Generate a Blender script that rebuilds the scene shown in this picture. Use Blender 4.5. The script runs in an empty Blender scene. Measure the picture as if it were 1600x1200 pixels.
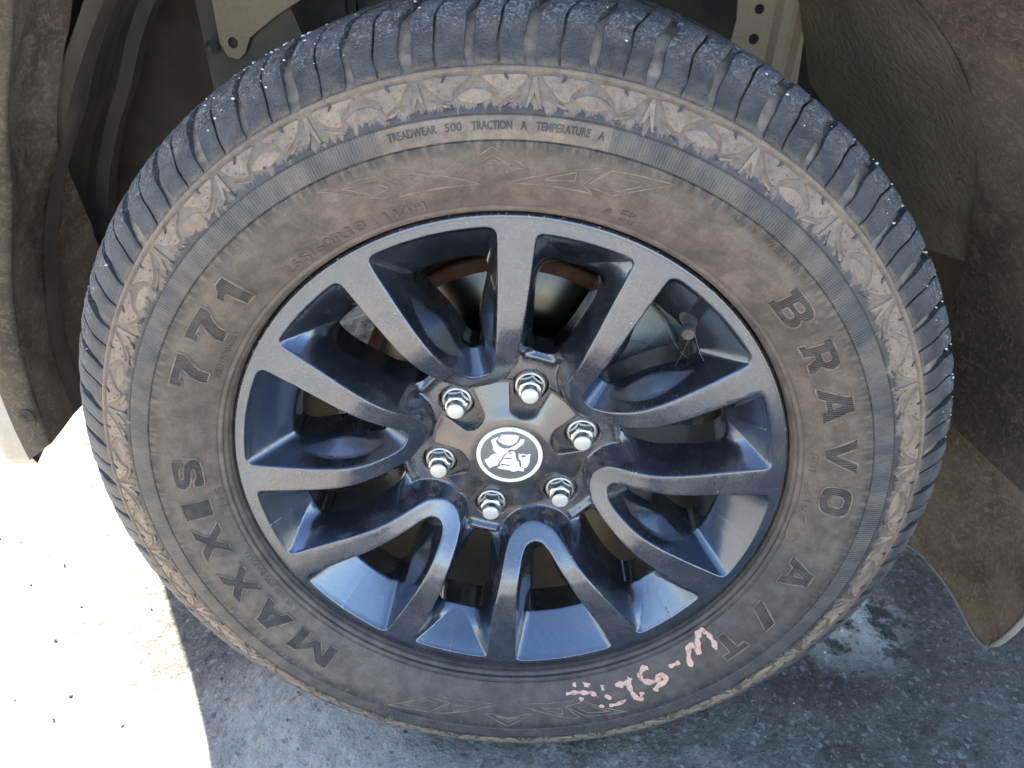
import bpy, bmesh, math, random
import numpy as np
from mathutils import Vector, Matrix
from mathutils.geometry import delaunay_2d_cdt

random.seed(7)
rng = np.random.default_rng(7)
PI = math.pi
R = math.radians
scene = bpy.context.scene
col = scene.collection
ZC = 0.376                      # height of the wheel centre above the ground

# ------------------------------------------------------------------ camera
cam_d = bpy.data.cameras.new('camera')
cam = bpy.data.objects.new('camera', cam_d)
col.objects.link(cam)
cam_d.sensor_width = 36.0
cam_d.lens = 1226.9 / 1600 * 36.0
cam_d.clip_start = 0.01
cam_d.clip_end = 500
_p, _y, _r = 0.529, -0.0032, 0.0692
fw = Vector((math.sin(_y) * math.cos(_p), math.cos(_y) * math.cos(_p), -math.sin(_p)))
rt = Vector((math.cos(_y), -math.sin(_y), 0))
up = rt.cross(fw)
r2 = rt * math.cos(_r) + up * math.sin(_r)
u2 = up * math.cos(_r) - rt * math.sin(_r)
m = Matrix.Identity(4)
for i in range(3):
    m[i][0], m[i][1], m[i][2] = r2[i], u2[i], -fw[i]
m[0][3], m[1][3], m[2][3] = -0.0003, -0.5702, 0.4302 + ZC
cam.matrix_world = m
scene.camera = cam

# ------------------------------------------------------------------ world, sun, exposure
SUN_AZ = Vector((-0.60, 0.80, 0)).normalized()
SUN_EL = R(40)
world = bpy.data.worlds.new('World')
scene.world = world
world.use_nodes = True
wn = world.node_tree.nodes
wl = world.node_tree.links
bg = wn['Background']
sky = wn.new('ShaderNodeTexSky')
sky.sky_type = 'NISHITA'
sky.sun_disc = False
sky.sun_elevation = SUN_EL
sky.sun_rotation = math.atan2(SUN_AZ.x, SUN_AZ.y)
sky.air_density = 1.0
sky.dust_density = 1.2
sky.ozone_density = 1.0
wl.new(sky.outputs[0], bg.inputs[0])
bg.inputs[1].default_value = 0.085
sun_d = bpy.data.lights.new('sun', 'SUN')
sun_d.energy = 5.0
sun_d.angle = R(0.55)
sun_d.color = (1.0, 0.94, 0.84)
sun = bpy.data.objects.new('sun', sun_d)
col.objects.link(sun)
sdir = Vector((SUN_AZ.x * math.cos(SUN_EL), SUN_AZ.y * math.cos(SUN_EL), math.sin(SUN_EL)))
sun.rotation_euler = sdir.to_track_quat('Z', 'Y').to_euler()
sun.location = (-2, 2, 4)
scene.view_settings.view_transform = 'Standard'
scene.view_settings.look = 'None'
scene.view_settings.exposure = 3.0
scene.view_settings.gamma = 1.0
scene.view_settings.use_curve_mapping = False
scene.cycles.max_bounces = 5
scene.cycles.diffuse_bounces = 4
scene.cycles.glossy_bounces = 3
scene.cycles.use_adaptive_sampling = True
scene.cycles.adaptive_threshold = 0.02
scene.cycles.caustics_reflective = False
scene.cycles.caustics_refractive = False

# ------------------------------------------------------------------ material helpers
class NT:
    def __init__(self, name):
        self.mat = bpy.data.materials.new(name)
        self.mat.use_nodes = True
        self.t = self.mat.node_tree
        self.b = self.t.nodes['Principled BSDF']
    def n(self, typ, **kw):
        nd = self.t.nodes.new(typ)
        for k, v in kw.items():
            setattr(nd, k, v)
        return nd
    def link(self, a, b):
        self.t.links.new(a, b)
    def val(self, x, sock):
        if isinstance(x, (int, float)):
            sock.default_value = x
        elif isinstance(x, (tuple, list)):
            sock.default_value = tuple(x) + ((1.0,) if len(x) == 3 and sock.type == 'RGBA' else ())
        else:
            self.link(x, sock)
    def math(self, op, a, b=0.0, c=0.0, clamp=False):
        nd = self.n('ShaderNodeMath', operation=op, use_clamp=clamp)
        self.val(a, nd.inputs[0]); self.val(b, nd.inputs[1]); self.val(c, nd.inputs[2])
        return nd.outputs[0]
    def mix(self, f, a, b):
        nd = self.n('ShaderNodeMix', data_type='RGBA')
        self.val(f, nd.inputs[0]); self.val(a, nd.inputs[6]); self.val(b, nd.inputs[7])
        return nd.outputs[2]
    def mixf(self, f, a, b):
        nd = self.n('ShaderNodeMix', data_type='FLOAT')
        self.val(f, nd.inputs[0]); self.val(a, nd.inputs[2]); self.val(b, nd.inputs[3])
        return nd.outputs[0]
    def noise(self, vec, scale, detail=4, rough=0.55, dist=0.0):
        nd = self.n('ShaderNodeTexNoise')
        if vec is not None: self.link(vec, nd.inputs['Vector'])
        nd.inputs['Scale'].default_value = scale
        nd.inputs['Detail'].default_value = detail
        nd.inputs['Roughness'].default_value = rough
        nd.inputs['Distortion'].default_value = dist
        return nd.outputs['Fac']
    def voro(self, vec, scale, feature='F1', out='Distance'):
        nd = self.n('ShaderNodeTexVoronoi', feature=feature)
        if vec is not None: self.link(vec, nd.inputs['Vector'])
        nd.inputs['Scale'].default_value = scale
        return nd.outputs[out]
    def ramp(self, f, *stops):
        nd = self.n('ShaderNodeMapRange', interpolation_type='SMOOTHSTEP')
        self.val(f, nd.inputs[0])
        nd.inputs[1].default_value, nd.inputs[2].default_value = stops[0], stops[1]
        nd.inputs[3].default_value = stops[2] if len(stops) > 2 else 0.0
        nd.inputs[4].default_value = stops[3] if len(stops) > 3 else 1.0
        return nd.outputs[0]
    def obj(self):
        return self.n('ShaderNodeTexCoord').outputs['Object']
    def polar(self, vec):
        s = self.n('ShaderNodeSeparateXYZ'); self.link(vec, s.inputs[0])
        x, y, z = s.outputs
        r = self.math('SQRT', self.math('ADD', self.math('MULTIPLY', x, x), self.math('MULTIPLY', z, z)))
        a = self.math('ARCTAN2', x, z)
        return r, a, y
    def comb(self, x, y, z):
        c = self.n('ShaderNodeCombineXYZ')
        self.val(x, c.inputs[0]); self.val(y, c.inputs[1]); self.val(z, c.inputs[2])
        return c.outputs[0]
    def bump(self, h, strength, dist, prev=None):
        nd = self.n('ShaderNodeBump')
        self.link(h, nd.inputs['Height'])
        nd.inputs['Strength'].default_value = strength
        nd.inputs['Distance'].default_value = dist
        if prev is not None: self.link(prev, nd.inputs['Normal'])
        return nd.outputs[0]
    def set(self, **kw):
        names = dict(color='Base Color', rough='Roughness', metal='Metallic', coat='Coat Weight', coatr='Coat Roughness',
                     spec='Specular IOR Level', normal='Normal', sheen='Sheen Weight')
        for k, v in kw.items():
            self.val(v, self.b.inputs[names[k]])
        return self.mat

DUST = (0.33, 0.235, 0.16)
DUST2 = (0.42, 0.35, 0.27)

def mat_alloy():
    n = NT('gunmetal_paint'); o = n.obj(); r, a, y = n.polar(o)
    cloud = n.noise(o, 22, 4, .6, .6)
    fine = n.noise(o, 420, 3, .7)
    streak = n.noise(n.comb(n.math('MULTIPLY', a, 30), n.math('MULTIPLY', r, 22), n.math('MULTIPLY', y, 30)), 1.5, 4, .6)
    dust = n.math('ADD', n.ramp(cloud, .36, .74, .08, .36), n.ramp(streak, .5, .8, 0, .16))
    nrm = n.n('ShaderNodeTexCoord').outputs['Normal']; sn = n.n('ShaderNodeSeparateXYZ'); n.link(nrm, sn.inputs[0])
    outw = n.ramp(n.math('ABSOLUTE', sn.outputs[1]), .72, .97)          # the outer faces carry the road dust, the window walls stay cleaner
    dust = n.math('MULTIPLY', n.math('ADD', dust, .05), n.mixf(outw, .48, .80))
    dust = n.math('MULTIPLY', dust, n.ramp(r, .235, .15, .62, 1.08))  # brown ground reflection on the inner halves, painted in through the dust
    dust = n.math('MULTIPLY', dust, n.ramp(fine, .25, .7, .75, 1.15))
    base = n.mix(n.ramp(fine, .3, .7), (.082, .108, .150), (.112, .140, .184))
    c = n.mix(dust, base, DUST)
    # chipped, scuffed edge of the rim
    chip = n.noise(n.comb(n.math('MULTIPLY', a, 60), n.math('MULTIPLY', r, 500), 0.0), 1.0, 5, .7)
    edge = n.math('MULTIPLY', n.ramp(r, .2425, .2450), n.ramp(chip, .57, .68))
    c = n.mix(n.math('MULTIPLY', edge, .8), c, (.42, .41, .38))
    # dried white specks
    sp = n.voro(o, 150); spm = n.ramp(n.noise(o, 60, 2), .58, .66)
    speck = n.math('MULTIPLY', n.math('LESS_THAN', sp, .085), spm)
    c = n.mix(n.math('MULTIPLY', speck, .7), c, (.62, .6, .55))
    scr = n.noise(n.comb(n.math('MULTIPLY', r, 900), n.math('MULTIPLY', a, 14), n.math('MULTIPLY', y, 100)), 1.0, 2, .5)
    rough = n.math('ADD', n.mixf(dust, .21, .58), n.math('MULTIPLY', n.math('SUBTRACT', scr, .5), .12))
    metal = n.math('MULTIPLY', n.math('SUBTRACT', 1.0, dust), .95)
    metal = n.math('MULTIPLY', metal, n.math('SUBTRACT', 1.0, edge))
    metal = n.math('MULTIPLY', metal, n.math('SUBTRACT', 1.0, speck))
    nb = n.bump(fine, .07, .0003)
    return n.set(color=c, rough=rough, metal=metal, coat=n.math('MULTIPLY', n.math('SUBTRACT', 1.0, dust), .9), coatr=.10, normal=nb)

def mat_cap():
    n = NT('gloss_black_cap'); o = n.obj()
    cloud = n.noise(o, 45, 4, .6, .5); fine = n.noise(o, 600, 3, .7)
    dust = n.math('MULTIPLY', n.ramp(cloud, .35, .75, .08, .40), n.ramp(fine, .3, .7, .6, 1.2))
    c = n.mix(dust, (.115, .118, .128), DUST)
    sp = n.math('MULTIPLY', n.math('LESS_THAN', n.voro(o, 260), .1), n.ramp(n.noise(o, 90, 2), .56, .64))
    c = n.mix(n.math('MULTIPLY', sp, .7), c, (.6, .58, .52))
    return n.set(color=c, rough=n.mixf(dust, .18, .55), coat=.6, coatr=.08, metal=n.mixf(dust, .85, .2))

def tyre_nodes(name, letter=False, block=False, dark_text=False, lug=False, ridge=False):
    n = NT(name); o = n.obj(); r, a, y = n.polar(o)
    info = n.n('ShaderNodeObjectInfo')
    rnd = info.outputs['Random'] if (block or lug) else 0.0
    sh = n.math('MULTIPLY', rnd, 37.0) if (block or lug) else 0.0
    oo = n.n('ShaderNodeVectorMath', operation='ADD'); n.link(o, oo.inputs[0])
    if block or lug: n.link(n.comb(sh, sh, sh), oo.inputs[1])
    ov = oo.outputs[0]
    aw = n.math('ADD', a, sh)
    cloud = n.noise(ov, 14, 4, .62, .8)
    mid = n.noise(ov, 70, 3, .6, .3)
    fine = n.noise(ov, 650, 1.5, .7)
    radial = n.noise(n.comb(n.math('MULTIPLY', aw, 62), n.math('MULTIPLY', r, 60), 3.0), 1.0, 4, .6)   # brushed, across the wall
    rubber = n.mix(n.ramp(mid, .3, .7), (.020, .022, .026), (.040, .042, .047))
    # where dust has settled, by distance from the axle, with ragged edges
    rj = n.math('ADD', r, n.math('MULTIPLY', n.math('SUBTRACT', radial, .5), .016))
    wipe = n.noise(n.comb(n.math('MULTIPLY', aw, 9), n.math('MULTIPLY', r, 190), 0.0), 1.0, 4, .6)      # wiped along the wall
    drip = n.noise(n.comb(n.math('MULTIPLY', aw, 42), n.math('MULTIPLY', r, 26), 7.0), 1.0, 4, .65, .6)
    wall = n.math('ADD', n.ramp(cloud, .25, .75, .24, .50), n.math('ADD', n.ramp(wipe, .3, .75, -.03, .05), n.ramp(drip, .58, .80, 0, -.16)))
    wall = n.math('MULTIPLY', wall, n.ramp(mid, .25, .75, .92, 1.06))
    rub = n.math('MULTIPLY', n.ramp(rj, .2930, .3030), n.ramp(r, .3058, .3068, 1, 0))                  # rubbed band under the groove
    serr = n.math('MULTIPLY', n.ramp(r, .3060, .3068), n.ramp(r, .3215, .3222, 1, 0))
    plain = n.math('LESS_THAN', n.math('ABSOLUTE', n.math('ADD', a, R(4.7))), R(14.3)) if not (block or lug) else 0.0
    darkb = n.math('MULTIPLY', n.ramp(r, .3218, .3224), n.ramp(n.math('ADD', r, n.math('MULTIPLY', n.math('SUBTRACT', radial, .5), .030)), .3262, .3292, 1, 0))
    rj2 = n.math('ADD', r, n.math('MULTIPLY', n.math('SUBTRACT', radial, .5), .030))
    claw = n.math('MULTIPLY', n.ramp(rj2, .3255, .3290), n.ramp(r, .352, .356, 1, 0))
    should = n.ramp(n.math('ADD', r, n.math('MULTIPLY', n.math('SUBTRACT', n.noise(ov, 130, 3, .6), .5), .012)), .3535, .3575)
    d = wall
    d = n.mixf(rub, d, n.ramp(radial, .35, .7, .04, .42))
    d = n.mixf(serr, d, n.ramp(n.noise(n.comb(n.math('MULTIPLY', aw, 16), n.math('MULTIPLY', r, 20), 0.0), 1.0, 4, .6), .3, .72, .08, .44))
    d = n.mixf(n.math('MULTIPLY', serr, plain), d, n.ramp(mid, .3, .7, .5, .72))
    d = n.mixf(darkb, d, .10)
    d = n.mixf(claw, d, n.math('MULTIPLY', n.ramp(cloud, .25, .75, .50, .88), n.ramp(n.noise(ov, 160, 3, .6), .3, .62, .72, 1.05)))
    d = n.mixf(should, d, n.ramp(mid, .35, .75, .05, .30) if block else n.ramp(mid, .3, .7, .45, .8))
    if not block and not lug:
        low = n.ramp(n.math('COSINE', n.math('SUBTRACT', a, R(150))), .25, .90)      # dust thins out towards the lower right of the wall
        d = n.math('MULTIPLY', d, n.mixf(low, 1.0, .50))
    if letter:
        d = n.ramp(mid, .3, .7, .02, .14)
    if ridge:
        d = n.ramp(mid, .3, .7, .42, .72)
    if dark_text:
        d = n.ramp(mid, .3, .7, .02, .14)
    d = n.math('MULTIPLY', d, n.ramp(fine, .25, .7, .8, 1.12), clamp=True)
    dustc = n.mix(n.ramp(mid, .3, .7), (.275, .205, .145), (.345, .258, .185))
    dustc = n.mix(claw, dustc, (.36, .262, .182) if lug else (.285, .213, .155))
    c = n.mix(d, rubber, dustc)
    rough = n.mixf(d, .42, .85)
    nb = n.bump(fine, .22, .0005)
    nb = n.bump(mid, .25, .0012, nb)
    if block:
        # scuffs and pale scratches on the tread lugs
        sc = n.noise(n.comb(n.math('MULTIPLY', aw, 110), n.math('MULTIPLY', r, 420), n.math('MULTIPLY', y, 190)), 1.0, 5, .72, 1.5)
        scm = n.math('MULTIPLY', n.ramp(sc, .48, .62), n.ramp(r, .366, .382))
        c = n.mix(n.math('MULTIPLY', scm, .75), c, (.50, .50, .50))
        c = n.mix(n.math('MULTIPLY', n.ramp(cloud, .25, .75, .25, 1.0), n.math('MULTIPLY', should, .55)), c, (.13, .135, .145))
        nb = n.bump(sc, .8, .004, nb)
        rough = n.math('MULTIPLY', rough, .92)
    if not block and not lug and not dark_text:
        ang = n.math('SINE', n.math('MULTIPLY', a, 880.0))
        sel = n.math('MULTIPLY', serr, n.math('SUBTRACT', 1.0, plain)) if not letter else 1.0
        hh = n.math('MULTIPLY', ang, sel)
        nb = n.bump(hh, .9 if letter else .55, .0006, nb)
        k = n.math('MULTIPLY', n.math('MULTIPLY', n.math('ADD', ang, 1.0), .5), sel)
        c = n.mix(n.math('MULTIPLY', k, .30 if letter else .26), c, dustc if letter else (.2, .19, .175))
    sp = n.math('MULTIPLY', n.math('LESS_THAN', n.voro(ov, 190), .07), n.ramp(n.noise(ov, 75, 2), .60, .68))
    c = n.mix(n.math('MULTIPLY', sp, .7), c, (.5, .48, .44))
    return n.set(color=c, rough=rough, normal=nb, spec=.42)

def mat_simple(name, c1, c2, scale, rough=.7, metal=0.0, bump=.3, bscale=None, bdist=.001, spec=.4, dust=0.0, coat=0.0, dcol=DUST):
    n = NT(name); o = n.obj()
    a = n.noise(o, scale, 5, .62, .4)
    f = n.noise(o, bscale or scale * 12, 4, .65)
    c = n.mix(n.ramp(a, .3, .7), c1, c2)
    c = n.mix(n.ramp(f, .35, .75, 0, .35), c, tuple(min(1, x * 1.5) for x in c2))
    if dust:
        dm = n.math('MULTIPLY', n.ramp(n.noise(o, scale * .6, 5, .6, .8), .32, .7, .15, 1.0), dust)
        c = n.mix(dm, c, dcol)
        rg = n.mixf(dm, rough, .9)
    else:
        rg = rough
    return n.set(color=c, rough=rg, metal=metal, normal=n.bump(f, bump, bdist), spec=spec, coat=coat)

def mat_felt(name, c1, c2, c3):
    # matted fibre liner, dusty
    n = NT(name); o = n.obj()
    a = n.noise(o, 9, 5, .6, .8)
    f = n.noise(o, 95, 6, .75, 1.6)
    g = n.noise(o, 420, 4, .8, 2.5)
    c = n.mix(n.ramp(a, .33, .68), c1, c2)
    c = n.mix(n.math('MULTIPLY', n.ramp(f, .45, .72), .75), c, c3)
    c = n.mix(n.math('MULTIPLY', n.ramp(g, .56, .72), .5), c, tuple(x * 1.7 for x in c3))
    c = n.mix(n.math('MULTIPLY', n.ramp(g, .5, .3), .4), c, tuple(x * .45 for x in c1))
    nb = n.bump(f, .4, .004); nb = n.bump(g, .6, .0016, nb)
    return n.set(color=c, rough=.95, normal=nb, spec=.15)

def mat_ground():
    n = NT('worn_asphalt'); o = n.obj()
    big = n.noise(o, 2.2, 5, .6, .5)
    patch = n.noise(o, 5.5, 5, .68, .25)
    stone = n.voro(o, 150)
    stone2 = n.voro(o, 190, out='Color')
    fine = n.noise(o, 260, 2.5, .75)
    mid = n.noise(o, 75, 3, .75, .1)
    blot = n.noise(o, 23, 4, .72, .2)
    c = n.mix(n.ramp(big, .38, .62), (.190, .172, .144), (.285, .262, .224))
    c = n.mix(n.math('MULTIPLY', n.ramp(patch, .52, .70), .75), c, (.40, .38, .345))     # pale, cement-stained patches
    c = n.mix(n.math('MULTIPLY', n.ramp(patch, .50, .36), .85), c, (.085, .077, .066))   # oily, tarry patches
    c = n.mix(n.math('MULTIPLY', n.ramp(blot, .52, .72), .5), c, (.42, .40, .36))
    c = n.mix(n.math('MULTIPLY', n.ramp(blot, .47, .30), .6), c, (.075, .069, .060))
    c = n.mix(n.math('MULTIPLY', n.ramp(mid, .55, .70), .45), c, (.46, .45, .43))
    c = n.mix(n.math('MULTIPLY', n.ramp(mid, .44, .30), .38), c, (.045, .045, .044))
    sx = n.n('ShaderNodeSeparateXYZ'); n.link(o, sx.inputs[0])
    def blob(cx, cy, rad, soft):
        dx = n.math('SUBTRACT', sx.outputs[0], cx); dy = n.math('SUBTRACT', sx.outputs[1], cy)
        dd = n.math('SQRT', n.math('ADD', n.math('MULTIPLY', dx, dx), n.math('MULTIPLY', dy, dy)))
        dd = n.math('ADD', dd, n.math('MULTIPLY', n.math('SUBTRACT', n.noise(o, 9, 5, .7), .5), rad * 1.1))
        return n.ramp(dd, rad - soft, rad + soft, 1, 0)
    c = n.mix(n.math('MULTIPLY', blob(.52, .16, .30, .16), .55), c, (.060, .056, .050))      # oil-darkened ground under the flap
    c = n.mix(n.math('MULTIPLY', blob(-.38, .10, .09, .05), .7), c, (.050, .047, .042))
    c = n.mix(n.math('MULTIPLY', blob(-.20, -.03, .13, .09), .55), c, (.50, .47, .42))       # spilt cement
    c = n.mix(n.math('MULTIPLY', n.math('MULTIPLY', blob(.47, .25, .085, .04), n.ramp(blot, .40, .52)), .95), c, (.66, .63, .57))
    sep = n.n('ShaderNodeSeparateColor'); n.link(stone2, sep.inputs[0])
    c = n.mix(n.ramp(sep.outputs[0], .88, .98, 0, .35), c, (.48, .47, .45))
    c = n.mix(n.ramp(sep.outputs[1], .93, .99, 0, .4), c, (.03, .03, .03))
    c = n.mix(n.ramp(fine, .54, .74, 0, .36), c, (.46, .455, .44))
    c = n.mix(n.ramp(fine, .45, .27, 0, .45), c, (.04, .04, .039))
    sp = n.math('MULTIPLY', n.math('LESS_THAN', n.voro(o, 85), .06), n.ramp(n.noise(o, 11, 2), .5, .6))
    c = n.mix(sp, c, (.7, .7, .68))
    nb = n.bump(n.math('SUBTRACT', .6, stone), .22, .003)
    nb = n.bump(mid, .6, .006, nb)
    nb = n.bump(fine, .6, .0018, nb)
    return n.set(color=c, rough=.9, normal=nb, spec=.25)

M = {}
M['alloy'] = mat_alloy()
M['cap'] = mat_cap()
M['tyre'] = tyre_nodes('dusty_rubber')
M['letter'] = tyre_nodes('hatched_rubber', letter=True)
M['darktext'] = tyre_nodes('rubbed_rubber', dark_text=True)
M['ridge'] = tyre_nodes('dusty_edge_rubber', lug=True, ridge=True)
M['block'] = tyre_nodes('tread_rubber', block=True)
M['lug'] = tyre_nodes('sidewall_rubber', lug=True)
M['chrome'] = mat_simple('bright_chrome', (.56, .56, .56), (.66, .66, .65), 60, .19, 1.0, .05, 900, .0002)
M['chrome_dusty'] = mat_simple('dusty_chrome', (.62, .60, .57), (.78, .76, .72), 80, .28, .9, .1, 900, .0003, dust=.45, dcol=(.36, .29, .22))
M['nut_end'] = mat_simple('pale_nut_metal', (.66, .63, .56), (.74, .71, .64), 120, .36, .5, .1, 900, .0003)  # nut ends paler and less metallic than the chrome hex
M['white_print'] = mat_simple('white_print', (.88, .84, .76), (.93, .89, .81), 80, .4, 0, .03, 900, .0002)
M['grey_print'] = mat_simple('grey_print', (.15, .145, .14), (.18, .175, .17), 90, .38, 0.1, .03, 900, .0002)
def mat_pink():
    n = NT('pink_marker'); o = n.obj()
    a = n.noise(o, 160, 4, .65, .3); b = n.noise(o, 700, 2, .7)
    c = n.mix(n.ramp(a, .3, .7), (.56, .33, .25), (.72, .45, .35))
    miss = n.math('MAXIMUM', n.ramp(a, .42, .33), n.ramp(b, .42, .30, 0, .7))          # dry strokes that skip on the rubber
    return n.set(color=n.mix(miss, c, (.10, .085, .072)), rough=.8, normal=n.bump(b, .3, .0005))
M['pink_paint'] = mat_pink()
M['barrel'] = mat_simple('barrel_paint', (.11, .102, .090), (.17, .155, .135), 14, .6, .2, .2, 300, .0008, dust=.7, dcol=(.30, .245, .18))
M['rust'] = mat_simple('rusty_iron', (.10, .048, .025), (.20, .10, .055), 40, .85, .1, .5, 500, .0012)
M['disc'] = mat_simple('worn_disc_steel', (.075, .064, .050), (.12, .10, .078), 30, .22, 1.0, .1, 700, .0003)
M['cast'] = mat_simple('zinc_cast_iron', (.46, .48, .47), (.62, .64, .62), 28, .62, .25, .5, 420, .0012, dust=.3)
M['black'] = mat_simple('black_plastic', (.034, .032, .028), (.062, .056, .048), 16, .62, 0, .25, 400, .001, dust=.55, dcol=(.17, .14, .105))
M['rubber_dark'] = mat_simple('valve_rubber', (.03, .034, .04), (.06, .065, .07), 60, .55, 0, .25, 700, .0006, dust=.25)
M['beige'] = mat_simple('beige_primer', (.21, .168, .105), (.26, .21, .132), 12, .5, 0, .15, 300, .0008, dust=.3, dcol=(.30, .24, .16))
M['cream'] = mat_simple('cream_paint', (.42, .385, .32), (.48, .44, .37), 9, .4, 0, .06, 300, .0006, dust=.6, coat=.3, dcol=(.26, .215, .16))
M['felt'] = mat_felt('fibre_liner', (.105, .082, .062), (.20, .155, .115), (.34, .27, .20))
M['feltdark'] = mat_felt('dark_fibre_liner', (.070, .060, .047), (.14, .114, .085), (.26, .207, .148))
def mat_under():
    n = NT('textured_underseal'); o = n.obj()
    a = n.noise(o, 8, 5, .6, .5); f = n.noise(o, 130, 3, .55, .6); g = n.noise(o, 500, 3, .6)
    c = n.mix(n.ramp(a, .35, .65), (.125, .108, .075), (.178, .152, .106))
    c = n.mix(n.ramp(g, .55, .75, 0, .4), c, (.30, .25, .17))
    sp = n.math('MULTIPLY', n.math('LESS_THAN', n.voro(o, 60), .10), n.ramp(n.noise(o, 25, 2), .55, .62))
    c = n.mix(sp, c, (.02, .018, .015))
    nb = n.bump(f, .45, .005); nb = n.bump(g, .2, .001, nb)
    return n.set(color=c, rough=.75, normal=nb, spec=.3)
M['underseal'] = mat_under()
M['flap'] = mat_felt('dirty_flap', (.135, .102, .062), (.27, .205, .128), (.40, .315, .205))
M['flap_edge'] = mat_simple('pale_rubber_edge', (.22, .215, .19), (.32, .31, .27), 30, .8, 0, .3, 300, .001, dust=.4)
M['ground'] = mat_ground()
M['glass'] = mat_simple('dark_glass', (.02, .022, .024), (.025, .027, .03), 5, .06, 0, .0, 100, .0001, spec=.6)
M['grit'] = mat_simple('pale_grit', (.62, .62, .62), (.78, .78, .77), 200, .6, 0, .3, 900, .0004)
M['grit_dark'] = mat_simple('dark_stone', (.05, .052, .056), (.11, .11, .11), 120, .8, 0, .3, 700, .0006)
M['web'] = mat_simple('cobweb_silk', (.55, .53, .5), (.65, .62, .58), 100, .5, 0, 0, 500, .0001)

# ------------------------------------------------------------------ object helpers
def mesh(name, v, f, mats, smooth=True, midx=None):
    me = bpy.data.meshes.new(name)
    me.from_pydata([tuple(map(float, p)) for p in v], [], [tuple(int(i) for i in q) for q in f])
    for k in (mats if isinstance(mats, (list, tuple)) else [mats]):
        me.materials.append(M[k])
    if smooth:
        me.polygons.foreach_set('use_smooth', [True] * len(me.polygons))
    if midx is not None:
        me.polygons.foreach_set('material_index', [int(i) for i in midx])
    me.update()
    return me

def link(name, me, parent=None, loc=(0, 0, 0), rot=(0, 0, 0)):
    o = bpy.data.objects.new(name, me)
    col.objects.link(o)
    o.parent = parent
    o.location = loc
    o.rotation_euler = rot
    return o

def build(name, v, f, mats, parent=None, loc=(0, 0, 0), rot=(0, 0, 0), smooth=True, midx=None):
    return link(name, mesh(name, v, f, mats, smooth, midx), parent, loc, rot)

def thing(name, label, cat, loc=(0, 0, 0), group=None):
    o = link(name, None, None, loc)
    o['label'] = label
    o['category'] = cat
    if group: o['group'] = group
    return o

def weld(me, d=1e-5):
    bm = bmesh.new(); bm.from_mesh(me)
    bmesh.ops.remove_doubles(bm, verts=bm.verts, dist=d)
    bmesh.ops.recalc_face_normals(bm, faces=bm.faces)
    bm.to_mesh(me); bm.free(); me.update()

def auto_sharp(me, ang=35):
    bm = bmesh.new(); bm.from_mesh(me)
    bm.normal_update()
    for e in bm.edges:
        if len(e.link_faces) == 2 and e.calc_face_angle(0) > R(ang):
            e.smooth = False
    bm.to_mesh(me); bm.free(); me.update()

def lathe(profile, seg=180, a0=0.0, a1=2 * PI):
    """profile of (r, y); revolved round the axle; angle runs clockwise from the top as seen from outside"""
    closed = abs(a1 - a0 - 2 * PI) < 1e-6
    k = seg if closed else seg + 1
    V, F = [], []
    for i in range(k):
        a = a0 + (a1 - a0) * i / seg
        s, c = math.sin(a), math.cos(a)
        V += [(r * s, y, r * c) for r, y in profile]
    n = len(profile)
    for i in range(seg):
        j = (i + 1) % k
        for q in range(n - 1):
            F.append((i * n + q, i * n + q + 1, j * n + q + 1, j * n + q))
    return V, F

def grid_faces(nu, nv, closed_u=False, off=0, flip=False):
    F = []
    for i in range(nu if closed_u else nu - 1):
        j = (i + 1) % nu
        for q in range(nv - 1):
            f = (off + i * nv + q, off + i * nv + q + 1, off + j * nv + q + 1, off + j * nv + q)
            F.append(f[::-1] if flip else f)
    return F

def crom(pts, n_per=8, closed=False):
    """Catmull-Rom through the points (centripetal-ish, plain)"""
    P = np.array(pts, float); N = len(P); out = []
    for i in range(N if closed else N - 1):
        p0 = P[(i - 1) % N] if closed or i > 0 else 2 * P[0] - P[1]
        p1 = P[i]; p2 = P[(i + 1) % N]
        p3 = P[(i + 2) % N] if closed or i + 2 < N else 2 * P[-1] - P[-2]
        for t in np.arange(n_per) / n_per:
            out.append(.5 * ((2 * p1) + (-p0 + p2) * t + (2 * p0 - 5 * p1 + 4 * p2 - p3) * t * t + (-p0 + 3 * p1 - 3 * p2 + p3) * t ** 3))
    if not closed: out.append(P[-1])
    return np.array(out)

def resample(P, step):
    d = np.hypot(*np.diff(P, axis=0).T); s = np.concatenate([[0], np.cumsum(d)])
    n = max(2, int(round(s[-1] / step)) + 1)
    q = np.linspace(0, s[-1], n)
    return np.stack([np.interp(q, s, P[:, 0]), np.interp(q, s, P[:, 1])], 1)

def dist_poly(Q, P):
    """distance of the points Q to the polyline P, and the nearest point"""
    best = np.full(len(Q), 1e9); near = np.zeros_like(Q)
    for i in range(len(P) - 1):
        a, b = P[i], P[i + 1]; ab = b - a; L = (ab ** 2).sum()
        if L < 1e-16: continue
        t = np.clip(((Q - a) @ ab) / L, 0, 1)
        c = a + t[:, None] * ab
        d = np.hypot(*(Q - c).T)
        k = d < best
        best[k] = d[k]; near[k] = c[k]
    return best, near

def inside(Q, P):
    x, y = Q[:, 0], Q[:, 1]; c = np.zeros(len(Q), bool); j = len(P) - 1
    for i in range(len(P)):
        xi, yi = P[i]; xj, yj = P[j]
        if yi != yj:
            k = ((yi > y) != (yj > y)) & (x < (xj - xi) * (y - yi) / (yj - yi) + xi)
            c ^= k
        j = i
    return c

def sstep(x, a, b):
    t = np.clip((x - a) / (b - a), 0, 1)
    return t * t * (3 - 2 * t)

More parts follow.
